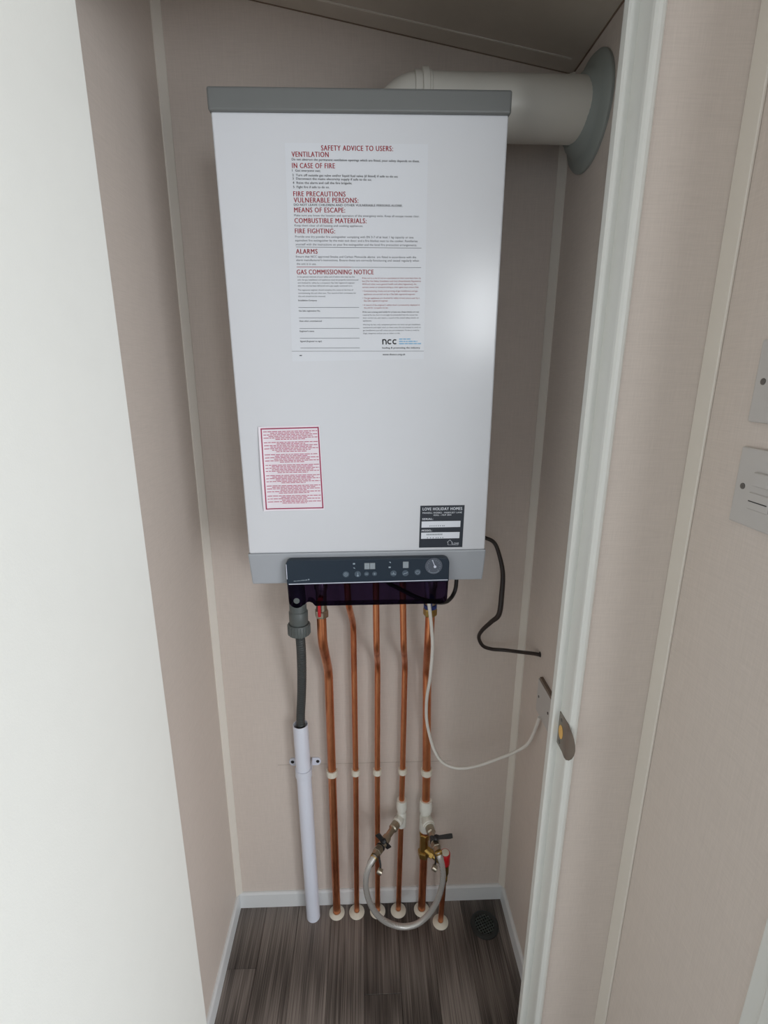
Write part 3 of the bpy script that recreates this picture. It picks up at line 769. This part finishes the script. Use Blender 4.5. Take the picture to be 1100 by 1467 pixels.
mb.quad([(0.1018, TY, 0.0470), (0.1755, TY, 0.0472), (0.1757, TY, 0.0595), (0.1020, TY, 0.0594)]); mb.quad([(0.1014, TY, 0.0247), (0.1745, TY, 0.0247), (0.1748, TY, 0.0372), (0.1016, TY, 0.0372)])
mb.build('writing_box', 'label_white', bl, True)
mb = MB(); TY2 = TY - 0.0003; rn = random.Random(5)
x_ = 0.117
while x_ < 0.145: mb.quad([(x_, TY2, 0.0492), (x_ + 0.0016, TY2, 0.0492), (x_ + 0.0019, TY2, 0.0514), (x_ + 0.0003, TY2, 0.0514)]); x_ += rn.uniform(0.003, 0.0042)
x_ = 0.1115
while x_ < 0.141: mb.quad([(x_, TY2, 0.0318), (x_ + 0.0022, TY2, 0.0318), (x_ + 0.0025, TY2, 0.0345), (x_ + 0.0003, TY2, 0.0345)]); x_ += 0.0031
x_ = 0.1125
while x_ < 0.142: mb.quad([(x_, TY2, 0.0256), (x_ + 0.0018, TY2, 0.0256), (x_ + 0.0020, TY2, 0.0276), (x_ + 0.0002, TY2, 0.0276)]); x_ += rn.uniform(0.0035, 0.006)
mb.build('faint_print', 'lcd', bl, True)
mb = MB()
def ls(p, q, t=0.0006):
    p, q = Vector((p[0], 0, p[1])), Vector((q[0], 0, q[1])); d = (q - p).normalized(); nn = Vector((-d.z, 0, d.x)) * t / 2
    mb.quad([(w_.x, TY, w_.z) for w_ in (p - nn, q - nn, q + nn, p + nn)])
ls((0.1515, 0.0165), (0.1565, 0.0215)); ls((0.1565, 0.0215), (0.1615, 0.0165)); ls((0.1532, 0.0170), (0.1532, 0.0115)); ls((0.1532, 0.0115), (0.1730, 0.0108), 0.0004); ls((0.1605, 0.0175), (0.1605, 0.0128))
mb.build('house_emblem', 'label_white', bl, True)
# name printed on the control panel, too small to read
mb = MB(); rn = random.Random(2); yy = CY - 0.0002
for xs, n_, h_ in ((-0.1420, 8, 0.0014), (-0.1278, 7, 0.0020), (-0.1150, 2, 0.0026)):
    for k in range(n_):
        x_ = xs + k * 0.0017; z_ = -0.0530 + (x_ + 0.142) * 0.07; hh = h_ * rn.uniform(0.7, 1.1)
        mb.quad([(x_, yy, z_), (x_ + 0.0011, yy, z_), (x_ + 0.0011, yy, z_ + hh), (x_, yy, z_ + hh)])
mb.build('name_print', 'icon', cp, True)

# ------------------------------------------------------------------ flue
FY, FZ = 1.038, 1.9945
fx = 0.055
flue = thing('flue_pipe', 'cream round flue pipe turning from the boiler top into the side wall', 'flue', (fx, FY, 1.912))
MB().lathe((0.10, FY, FZ), (1, 0, 0), [(0.0495, 0), (0.0495, XR - 0.10 - 0.001)], 40).build('pipe', 'flue', flue)
R0 = 0.047
arcp = [(fx + R0 - R0 * math.cos(t), FY, FZ - R0 + R0 * math.sin(t)) for t in [k * pi / 2 / 12 for k in range(13)]]
MB().tube([(fx, FY, 1.912)] + arcp + [(0.105, FY, FZ)], 0.0492, 32).build('elbow', 'flue', flue)
MB().lathe((0.088, FY, FZ), (1, 0, 0), [(0.0495, 0), (0.0508, 0.001), (0.0508, 0.0125), (0.0548, 0.0135), (0.0552, 0.018), (0.0548, 0.0235), (0.0515, 0.0245), (0.0515, 0.0285), (0.0495, 0.0295)], 40).build('joint_ring', 'flue', flue)
o = MB().lathe((XR - 0.0005, FY + 0.012, FZ), (-1, 0, 0), [(0.090, 0), (0.090, 0.004), (0.086, 0.009), (0.072, 0.0125), (0.066, 0.016), (0.060, 0.026), (0.052, 0.031), (0.0497, 0.034)], 44).build('wall_collar', 'collar', flue)
setp(o, 'grey rubber wall collar')

# ------------------------------------------------------------------ condensate drain: grey elbow and hose, white waste pipe
ch = thing('condensate_hose', 'dark grey corrugated hose with ribbed nut dropping into the white waste pipe', 'hose', (-0.173, 1.122, 0.62))
MB().tube(catmull([(-0.158, 1.075, 1.136), (-0.158, 1.060, 1.085), (-0.154, 1.047, 1.045), (-0.153, 1.045, 0.985)], 6), 0.0195, 24).build('elbow', 'grey', ch)
MB().lathe((-0.153, 1.045, 0.993), (0, 0, 1), [(0.0196, 0.0), (0.0215, 0.003), (0.0215, 0.03), (0.0196, 0.033)], 28).build('socket', 'grey', ch)
mb = MB(); mb.lathe((-0.153, 1.045, 0.966), (0, 0, 1), [(0.020, 0), (0.0245, 0.002), (0.0252, 0.006), (0.0252, 0.0255), (0.0235, 0.028), (0.0205, 0.0282)], 32)
for k in range(24):
    th = 2 * pi * k / 24; c_, s_ = math.cos(th), math.sin(th)
    mb.prism([(-0.153 + c_ * r - s_ * e, 1.045 + s_ * r + c_ * e, 0.969) for r, e in ((0.0248, -0.0012), (0.0262, -0.0008), (0.0262, 0.0008), (0.0248, 0.0012))], (0, 0, 0.022))
mb.build('ribbed_nut', 'grey', ch)
ctr = catmull([(-0.152, 1.045, 0.972), (-0.1515, 1.052, 0.92), (-0.156, 1.075, 0.84), (-0.163, 1.100, 0.76), (-0.170, 1.118, 0.69), (-0.172, 1.122, 0.62)], 40)
MB().tube(ctr, [0.0112 if (i % 4) < 2 else 0.0101 for i in range(len(ctr))], 16).build('corrugated_hose', 'hose_grey', ch)

A, B = Vector((-0.1605, 1.122, 0.0)), Vector((-0.1722, 1.122, 0.664)); ax = (B - A); L = ax.length
wp = thing('waste_pipe', 'white plastic waste pipe standing open-topped around the grey hose', 'pipe', (-0.1605, 1.122, 0.0))
MB().lathe(A, ax, [(0.0180, 0.0005), (0.0196, 0.0), (0.0196, L - 0.001), (0.0190, L), (0.0178, L), (0.0172, L - 0.001), (0.0172, 0.35)], 32, caps=False).build('pipe', 'pvc', wp)
bk = thing('pipe_bracket', 'white saddle bracket screwed to the wall around the waste pipe', 'bracket', (-0.1695, YB, 0.515))
cx, cy = -0.1695, 1.122
mb = MB(); n = 18; sec = []
for k in range(n + 1):
    th = math.radians(200 + 140 * k / n) if False else math.radians(-190 + 200 * k / n)
    sec.append((math.cos(th), math.sin(th)))
inn = [(cx + 0.0200 * c_, cy + 0.0200 * s_) for c_, s_ in sec]; outr = [(cx + 0.0222 * c_, cy + 0.0222 * s_) for c_, s_ in sec]
z0, z1 = 0.503, 0.527
v = [(x, y, z) for (x, y), z in [(p, z0) for p in inn] + [(p, z1) for p in inn] + [(p, z0) for p in outr] + [(p, z1) for p in outr]]
m_ = n + 1; f = []
for k in range(n):
    f += [(k, k + 1, m_ + k + 1, m_ + k), (2 * m_ + k, 2 * m_ + k + 1, 3 * m_ + k + 1, 3 * m_ + k), (k, k + 1, 2 * m_ + k + 1, 2 * m_ + k), (m_ + k, m_ + k + 1, 3 * m_ + k + 1, 3 * m_ + k)]
mb.add(v, f, True)
mb.build('band', 'pvc', bk)
for sx in (-1, 1):
    mb = MB()
    xa = cx + sx * 0.0205; xe = cx + sx * 0.042
    pts = [(xa, z0), (xe - sx * 0.008, z0)] + [(xe - sx * 0.008 + sx * 0.0095 * math.sin(pi * k / 8), 0.5155 - 0.0115 * math.cos(pi * k / 8)) for k in range(1, 8)] + [(xe - sx * 0.008, z1), (xa, z1)]
    mb.prism([(x, YB - 0.0035, z) for x, z in pts], (0, 0.0034, 0)); mb.box(min(xa, xa - sx * 0.002), max(xa, xa - sx * 0.002), 1.122, YB - 0.001, z0, z1)
    e = mb.build('ear', 'pvc', bk)
    MB().lathe((cx + sx * 0.0345, YB - 0.0035, 0.5155), (0, -1, 0), [(0.0048, 0), (0.0044, 0.0008), (0.002, 0.0012)], 14).build('screw', 'black', e)

# ------------------------------------------------------------------ copper pipes
PY = 1.129                       # pipes run clipped along the wall
UY = 1.045                       # and step forward under the boiler
copper = [
    ('copper_pipe', 0.011, [(-0.102, UY, 1.1465), (-0.101, UY, 0.945), (-0.096, PY, 0.815), (-0.0945, PY, 0.5), (-0.092, PY, 0.0)], 'thick copper pipe beside the white waste pipe, red tap at its top'),
    ('copper_pipe', 0.0075, [(-0.044, UY, 1.1465), (-0.040, UY, 1.040), (-0.0315, PY, 0.945), (-0.0305, PY, 0.5), (-0.033, PY, 0.0)], 'thin copper pipe, second from the white waste pipe, bent just below the dark flap'),
    ('copper_pipe', 0.0075, [(0.022, UY, 1.1465), (0.024, UY, 0.930), (0.0285, PY, 0.835), (0.028, PY, 0.5), (0.029, PY, 0.0)], 'thin unbroken copper pipe, middle of the five, passing behind the filling loop'),
    ('copper_pipe', 0.0075, [(0.081, UY, 1.1465), (0.087, UY, 0.930), (0.098, PY, 0.832), (0.0965, PY, 0.5), (0.094, PY, 0.276), (0.0905, PY, 0.0)], 'thin copper pipe carrying the small white push-fit tee'),
    ('copper_pipe', 0.011, [(0.149, UY, 1.1465), (0.146, UY, 0.945), (0.155, PY, 0.815), (0.162, PY, 0.5), (0.163, PY, 0.35), (0.160, PY, 0.0)], 'thick copper pipe carrying the large white tee and brass valve'),
]
clip_lab = ['white pipe clip on the thick copper pipe beside the waste pipe', 'white pipe clip on the second copper pipe from the waste pipe', 'white pipe clip on the middle copper pipe', 'white pipe clip above the small white push-fit tee', 'white pipe clip above the large white tee']
col_lab = ['round white floor collar next to the white waste pipe', 'round white floor collar on the second pipe from the waste pipe', 'round white floor collar half hidden behind the hose loop', 'round white floor collar under the small white tee', 'round white floor collar under the brass valve']


def floor_collar(x, y, r, label):
    o = MB()
    o.lathe((0, 0, 0), (0, 0, 1), [(r + 0.0005, 0.0), (0.0228, 0.0), (0.0228, 0.002), (0.0205, 0.0045), (r + 0.0045, 0.0062), (r + 0.0032, 0.0075), (r + 0.0005, 0.0075)], 32, caps=False)
    k = o.build('pipe_collar', 'ivory', None, True); k.location = (x, y, 0)
    setp(k, label, 'pipe collar', 'round white collars around the pipes on the floor')


for i, (nm, r, pts, lab) in enumerate(copper):
    c_ = thing(nm, lab, 'pipe', tuple(pts[-1]), 'copper pipes under the boiler')
    MB().tube(fillet(pts, 0.028, 8), r, 20).build('pipe', 'copper', c_)
    if i in (0, 4):
        x0 = pts[1][0] + 0.0005 * (1 if i == 0 else 1)
        nut = MB(); nut.lathe((x0, UY, 1.008), (0, 0, 1), [(0.0118, 0), (0.0150, 0.0015), (0.0158, 0.004), (0.0158, 0.017), (0.0150, 0.019), (0.0118, 0.0195)], 6, phase=0.3); o = nut.build('compression_nut', 'brass' if i else 'nickel', c_)
        bd = MB(); bd.lathe((x0, UY, 1.027), (0, 0, 1), [(0.0125, 0), (0.0125, 0.05), (0.0150, 0.052), (0.0150, 0.085), (0.0125, 0.09), (0.0125, 0.115)], 20); bd.build('isolating_valve', 'nickel', c_)
        lv = MB(); xx = x0 - 0.003
        lv.bbox(xx - 0.0035, xx + 0.0035, UY - 0.026, UY - 0.020, 1.020, 1.060, 0.0015, 1); lv.lathe((x0, UY - 0.024, 1.062), (0, 1, 0), [(0.006, 0), (0.006, 0.022)], 14)
        lv.build('lever', 'red' if i == 0 else 'bluep', c_)
        if i == 4:
            MB().lathe((x0, UY, 1.028), (0, 0, 1), [(0.0152, 0), (0.0152, 0.009)], 24).build('blue_ring', 'bluep', c_)
    # clip
    xc = pts[3][0]; zc = 0.5045 if i != 4 else 0.500
    k = thing('pipe_clip', clip_lab[i], 'pipe clip', (xc, YB, zc), 'white clips holding the copper pipes')
    mb = MB(); h = 0.0072 + r * 0.15; sec = [math.radians(-200 + 220 * q / 16) for q in range(17)]
    r1, r2 = r + 0.0004, r + 0.0042
    v = [(xc + rad * math.cos(t), PY + rad * math.sin(t), z) for rad, z in ((r1, zc - h), (r1, zc + h), (r2, zc - h), (r2, zc + h)) for t in sec]; f = []
    for q in range(16):
        f += [(q, q + 1, 17 + q + 1, 17 + q), (34 + q, 34 + q + 1, 51 + q + 1, 51 + q), (q, q + 1, 34 + q + 1, 34 + q), (17 + q, 17 + q + 1, 51 + q + 1, 51 + q)]
    f += [(0, 17, 51, 34), (16, 33, 67, 50)]
    mb.add(v, f, True); mb.build('band', 'ivory', k)
    MB().bbox(xc - r * 0.8, xc + r * 0.8, PY + r + 0.002, YB, zc - h, zc + h, 0.001, 1).build('foot', 'ivory', k)
    floor_collar(pts[-1][0], PY, r, col_lab[i])

# ------------------------------------------------------------------ push-fit tees, filling loop, relief valve
def tee(loc, r, d, zlo, zhi, label):
    x, y, z = loc
    t = thing('pushfit_tee', label, 'pipe fitting', (x, y, zlo))
    MB().lathe((x, y, zlo), (0, 0, 1), [(r * 0.95, 0), (r, 0.002), (r * 1.0, (zhi - zlo) * 0.42), (r * 0.90, (zhi - zlo) * 0.50), (r * 0.80, (zhi - zlo) * 0.53), (r * 0.86, (zhi - zlo) * 0.57), (r * 1.05, (zhi - zlo) * 0.64), (r * 1.09, (zhi - zlo) * 0.75), (r * 1.06, zhi - zlo - 0.012), (r * 1.0, zhi - zlo - 0.008), (r * 0.98, zhi - zlo), (r * 0.72, zhi - zlo)], 28).build('body', 'tee', t)
    MB().lathe((x, y, z), d, [(r * 0.9, 0.0), (r * 0.9, r * 0.9), (r * 1.02, r * 1.1), (r * 1.02, r * 1.9), (r * 0.92, r * 2.0), (r * 0.92, r * 2.25), (r * 0.6, r * 2.25)], 28).build('branch', 'tee', t)
    return t


d4 = Vector((-0.080, -0.122, 0)).normalized(); s4 = Vector((0.0955, PY, 0.350))
d5 = Vector((0.020, -0.110, 0)).normalized(); s5 = Vector((0.1628, PY, 0.347))
tee(s4, 0.0135, d4, 0.318, 0.407, 'small white push-fit tee on the thin copper pipe')
tee(s5, 0.0165, d5, 0.300, 0.405, 'large white push-fit tee on the thick copper pipe')


def valve(s, d, a0, a1, hdir, label, hl, off=0.0):
    """inline valve along d between distances a0 and a1"""
    vt = thing('filling_valve', label, 'valve', tuple(s + d * a0))
    L = a1 - a0
    MB().lathe(s + d * a0, d, [(0.0095, 0), (0.0120, 0.002), (0.0120, 0.020), (0.0095, 0.022), (0.0085, 0.024), (0.0085, L * 0.42), (0.0112, L * 0.44), (0.0118, L * 0.5), (0.0112, L * 0.66), (0.0095, L * 0.68), (0.0095, L)], 22).build('body', 'nickel', vt)
    MB().lathe(s + d * (a1 - 0.026), d, [(0.0100, 0), (0.0125, 0.001), (0.0125, 0.0135), (0.0100, 0.0145)], 6).build('union_nut', 'nickel', vt)
    MB().lathe(s + d * (a1 - 0.031), d, [(0.0122, 0), (0.0122, 0.0028)], 22).build('black_washer', 'black', vt)
    c = s + d * (a0 + L * 0.5); up_ = Vector((0, 0, 1)); side = d.cross(up_).normalized(); hd_ = Vector(hdir).normalized()
    MB().lathe(c, hl, [(0.005, 0.0), (0.005, 0.017), (0.0075, 0.018), (0.0075, 0.024), (0.004, 0.026)], 16).build('spindle', 'black', vt)
    top = c + Vector(hl).normalized() * 0.021; nrm = Vector(hl).normalized(); wv = hd_.cross(nrm).normalized()
    mb = MB()
    pr = [(off - 0.029, 0.0052), (off - 0.024, 0.0060), (-0.008, 0.0046), (0, 0.0072), (0.008, 0.0046), (off + 0.024, 0.0060), (off + 0.029, 0.0052)]
    poly = [top + hd_ * u + wv * w_ for u, w_ in pr] + [top + hd_ * u - wv * w_ for u, w_ in reversed(pr)]
    mb.prism([p - nrm * 0.0035 for p in poly], nrm * 0.007); mb.build('handle', 'black', vt)
    return c


valve(s4, d4, 0.028, 0.142, (0.030, 0.0, -0.045), 'filling valve with black bar handle on the small tee', Vector((-0.35, -0.75, 0.55)).normalized())
valve(s5, d5, 0.034, 0.112, (0.6, 0, 0.06), 'filling valve with black bar handle on the large tee', Vector((0.25, -0.55, 0.8)).normalized(), 0.013)


def hang_cap(p0, p1, label, nm='blanking_cap'):
    t = thing(nm, label, 'cap', tuple(p1), 'blanking caps hanging from the filling valves')
    p0, p1 = Vector(p0), Vector(p1)
    mid = (p0 + p1) / 2 + Vector((0.002, -0.003, 0))
    MB().tube(catmull([p0, mid, p1 + Vector((0, 0, 0.004))], 6), 0.0024, 8).build('strap', 'black', t)
    MB().lathe(p1 + Vector((-0.007, -0.001, 0.004)), (0.85, -0.35, -0.35), [(0.0060, 0), (0.0075, 0.001), (0.0078, 0.011), (0.0070, 0.0125), (0.0058, 0.0125), (0.0055, 0.003)], 20).build('cap', 'nickel', t)


hang_cap((0.0290, 1.020, 0.339), (0.0325, 1.004, 0.309), 'nickel cap on a black strap under the small tee valve')
hang_cap((0.1765, 1.034, 0.336), (0.1735, 1.004, 0.314), 'nickel cap on a black strap under the large tee valve')

hp = [(0.0170, 1.0080, 0.350), (0.0135, 1.003, 0.349), (0.004, 0.997, 0.334), (-0.004, 0.996, 0.299), (-0.004, 1.0, 0.251), (0.006, 1.006, 0.197), (0.026, 1.012, 0.146), (0.054, 1.016, 0.112), (0.093, 1.018, 0.093), (0.131, 1.018, 0.100), (0.162, 1.017, 0.133), (0.183, 1.014, 0.181), (0.194, 1.011, 0.235), (0.196, 1.010, 0.284), (0.191, 1.009, 0.322), (0.186, 1.010, 0.341), (0.1835, 1.016, 0.3465)]
fh = thing('filling_loop_hose', 'silver braided hose hanging in a U between the two filling valves', 'hose', tuple(hp[8]))
MB().tube(catmull(hp, 10), 0.0078, 18).build('hose', 'braid', fh)
for q0, q1 in ((hp[0], hp[2]), (hp[-1], hp[-3])):
    q0, q1 = Vector(q0), Vector(q1); MB().lathe(q0, q1 - q0, [(0.0088, 0), (0.0092, 0.002), (0.0092, 0.018), (0.0084, 0.020)], 20).build('crimp_sleeve', 'nickel', fh)
    MB().lathe(q0, q0 - q1, [(0.0098, -0.003), (0.0098, 0.003)], 20).build('brass_ring', 'brass', fh)

bv = thing('brass_valve_body', 'brass tee body on the thick copper pipe beneath the large white tee', 'pipe fitting', (0.1605, PY, 0.205))
MB().lathe((0.1608, PY, 0.212), (0, 0, 1), [(0.0125, 0), (0.0125, 0.075)], 22).build('body', 'brass', bv)
MB().lathe((0.1608, PY, 0.205), (0, 0, 1), [(0.0118, 0), (0.0165, 0.002), (0.0172, 0.006), (0.0172, 0.018), (0.0160, 0.022), (0.0130, 0.023)], 6, phase=0.2).build('nut', 'brass', bv)
MB().lathe((0.1618, PY, 0.268), (0, 0, 1), [(0.0130, 0), (0.0150, 0.002), (0.0150, 0.018), (0.0122, 0.020)], 6, phase=0.1).build('nut', 'brass', bv)
do = (Vector((0.217, 1.092, 0.205)) - Vector((0.1608, PY, 0.228))).normalized()
MB().lathe((0.1608, PY, 0.236), do, [(0.011, 0), (0.011, 0.026), (0.0085, 0.028), (0.0085, 0.058)], 20).build('outlet', 'brass', bv)
MB().lathe(Vector((0.1608, PY, 0.236)) + do * 0.022, do, [(0.0095, 0), (0.0125, 0.001), (0.0125, 0.010), (0.0095, 0.011)], 6).build('nut', 'brass', bv)
rv = thing('relief_valve', 'pressure relief valve with red cap beside the filling loop', 'valve', (0.216, 1.092, 0.158))
MB().lathe((0.2155, 1.092, 0.158), (0, 0, 1), [(0.0082, 0), (0.0100, 0.003), (0.0100, 0.018), (0.0085, 0.020), (0.0105, 0.024), (0.0128, 0.030), (0.0128, 0.062)], 20).build('body', 'brass', rv)
MB().lathe((0.2165, 1.092, 0.219), (-0.02, -0.06, 1), [(0.0120, 0), (0.0136, 0.002), (0.0140, 0.030), (0.0138, 0.040), (0.0125, 0.042), (0.0110, 0.042)], 28).build('red_cap', 'red', rv)
MB().lathe((0.2165, 1.092, 0.219), (-0.02, -0.06, 1), [(0.0108, 0.0405), (0.0108, 0.0427), (0.0090, 0.0433)], 24).build('cap_disc', 'ivory', rv)
dp = thing('discharge_pipe', 'short copper discharge pipe under the red-capped relief valve', 'pipe', (0.2112, 1.092, 0))
MB().tube([(0.2154, 1.092, 0.162), (0.2135, 1.092, 0.08), (0.2112, 1.092, 0.0)], 0.0075, 20).build('pipe', 'copper', dp)
floor_collar(0.2112, 1.092, 0.0075, 'round white floor collar on the short discharge pipe beside the floor drain')

# ------------------------------------------------------------------ floor drain
fd = thing('floor_drain', 'round dark floor drain with a square grid in the corner', 'drain', (0.338, 1.080, 0))
MB().lathe((0.338, 1.080, 0.0), (0, 0, 1), [(0.0405, 0.0), (0.0405, 0.0018), (0.0370, 0.0040), (0.0290, 0.0045), (0.0275, 0.0035), (0.0275, 0.0005)], 40, caps=False).build('rim', 'drain', fd)
MB().disc((0.338, 1.080, 0.0006), (0, 0, 1), 0.0276, 32).build('opening', 'void', fd)
for k in range(-3, 4):
    o_ = k * 0.0075; L_ = math.sqrt(max(0, 0.0272 ** 2 - o_ ** 2))
    a45 = Vector((math.cos(0.35), math.sin(0.35), 0)); b45 = Vector((-math.sin(0.35), math.cos(0.35), 0))
    for A_, B_ in ((a45, b45), (b45, a45)):
        c = Vector((0.338, 1.080, 0.0012)) + B_ * o_
        mb = MB(); mb.prism([c - A_ * L_ - B_ * 0.0009, c + A_ * L_ - B_ * 0.0009, c + A_ * L_ + B_ * 0.0009, c - A_ * L_ + B_ * 0.0009], (0, 0, 0.0026)); mb.build('grid_bar', 'gridbar', fd)

# ------------------------------------------------------------------ cables
kp = [(0.215, 1.145, 1.1465), (0.255, 1.135, 1.172), (0.288, 1.130, 1.165), (0.308, 1.128, 1.153), (0.320, 1.122, 1.124), (0.3275, 1.110, 1.083), (0.325, 1.098, 1.034), (0.320, 1.092, 0.985), (0.306, 1.105, 0.958), (0.2885, 1.120, 0.927), (0.284, 1.130, 0.902), (0.296, 1.133, 0.877), (0.3185, 1.133, 0.867), (0.350, 1.125, 0.868), (0.380, 1.095, 0.880), (0.400, 1.055, 0.899), (0.4115, 1.040, 0.904)]
cb = thing('power_cable', 'dark brown cable curling from behind the boiler to a hole in the side wall', 'cable', (0.4108, 1.040, 0.904))
cc = catmull(kp, 8); nn_ = len(cc)
MB().tube(cc, [0.0046 + 0.0018 * math.exp(-((i / nn_ - 0.40) / 0.12) ** 2) for i in range(nn_)], 12).build('cable', 'cable', cb)
mb = MB(); mb.disc((XR - 0.0004, 1.043, 0.904), (-1, 0, 0), 0.0068, 16); mb.build('ragged_hole', 'void', cb)
lp2 = [(0.205, 1.050, 1.1465), (0.205, 1.050, 1.091), (0.2025, 1.049, 1.068), (0.192, 1.036, 1.056), (0.174, 1.008, 1.059), (0.148, 0.990, 1.068), (0.115, 0.988, 1.078), (0.075, 0.998, 1.095), (0.045, 1.010, 1.110), (0.035, 1.020, 1.1465)]
cb2 = thing('looped_cable', 'black cable looping under the boiler behind the dark flap', 'cable', (0.205, 1.05, 1.1465))
MB().tube(catmull(lp2, 8), 0.0046, 12).build('cable', 'black', cb2)
wk = [(0.128, 1.012, 1.1465), (0.1345, 1.008, 1.080), (0.1395, 1.006, 1.046), (0.1475, 1.020, 0.989), (0.1525, 1.031, 0.930), (0.152, 1.050, 0.843), (0.149, 1.075, 0.767), (0.152, 1.090, 0.697), (0.162, 1.090, 0.644), (0.1745, 1.085, 0.604), (0.197, 1.080, 0.570), (0.236, 1.075, 0.556), (0.280, 1.062, 0.573), (0.322, 1.045, 0.606), (0.357, 1.032, 0.635), (0.388, 1.018, 0.671), (0.398, 1.004, 0.718), (0.4000, 0.984, 0.776)]
wc = thing('white_cable', 'thin white cable drooping from the boiler to the side wall outlet', 'cable', (0.400, 0.984, 0.776))
MB().tube(catmull(wk, 8), 0.0040, 12).build('cable', 'whitecable', wc)
so = thing('cable_outlet', 'white outlet plate on the cupboard side wall where the white cable ends', 'outlet plate', (XR, 0.977, 0.772))
MB().bbox(XR - 0.008, XR - 0.0002, 0.934, 1.020, 0.772, 0.856, 0.0015, 2).build('faceplate', 'plate', so)
MB().box(XR - 0.0075, XR - 0.0002, 0.936, 1.012, 0.8562, 0.864).build('top_strip', 'brownstrip', so)  # thin brown strip along the faceplate's top edge
for yy in (0.947, 1.007): MB().lathe((XR - 0.008, yy, 0.815), (-1, 0, 0), [(0.0032, 0), (0.0030, 0.0008), (0.0016, 0.0011)], 12).build('screw', 'screw', so)

# ------------------------------------------------------------------ faceplates on the hall wall
def faceplate(z, label, kind):
    t = thing('faceplate', label, 'switch plate', (HX, 0.543, z - 0.043), 'electrical plates on the hall wall')
    MB().bbox(HX - 0.006, HX, 0.500, 0.586, z - 0.046, z + 0.046, 0.0022, 2).build('plate', 'plate', t)
    for yy in (0.5725, 0.5125): MB().lathe((HX - 0.006, yy, z), (-1, 0, 0), [(0.0038, 0), (0.0036, 0.0008), (0.0018, 0.0011)], 14).build('screw', 'screw', t)
    if kind:
        MB().bbox(HX - 0.0095, HX - 0.0055, 0.532, 0.556, z + 0.004, z + 0.020, 0.001, 1).build('rocker', 'plate', t)
        MB().bbox(HX - 0.0075, HX - 0.0055, 0.528, 0.560, z - 0.024, z - 0.004, 0.001, 1).build('fuse_carrier', 'plate', t)
        MB().box(HX - 0.0078, HX - 0.0070, 0.530, 0.558, z - 0.0150, z - 0.0138).build('fuse_slot', 'black', t)
    else:
        MB().bbox(HX - 0.0095, HX - 0.0055, 0.533, 0.553, z - 0.013, z + 0.013, 0.0015, 1).build('rocker', 'plate', t)


faceplate(1.414, 'white fused outlet plate with a slot, under the plain switch plate', True)
faceplate(1.535, 'white plain switch plate above the fused outlet plate', False)
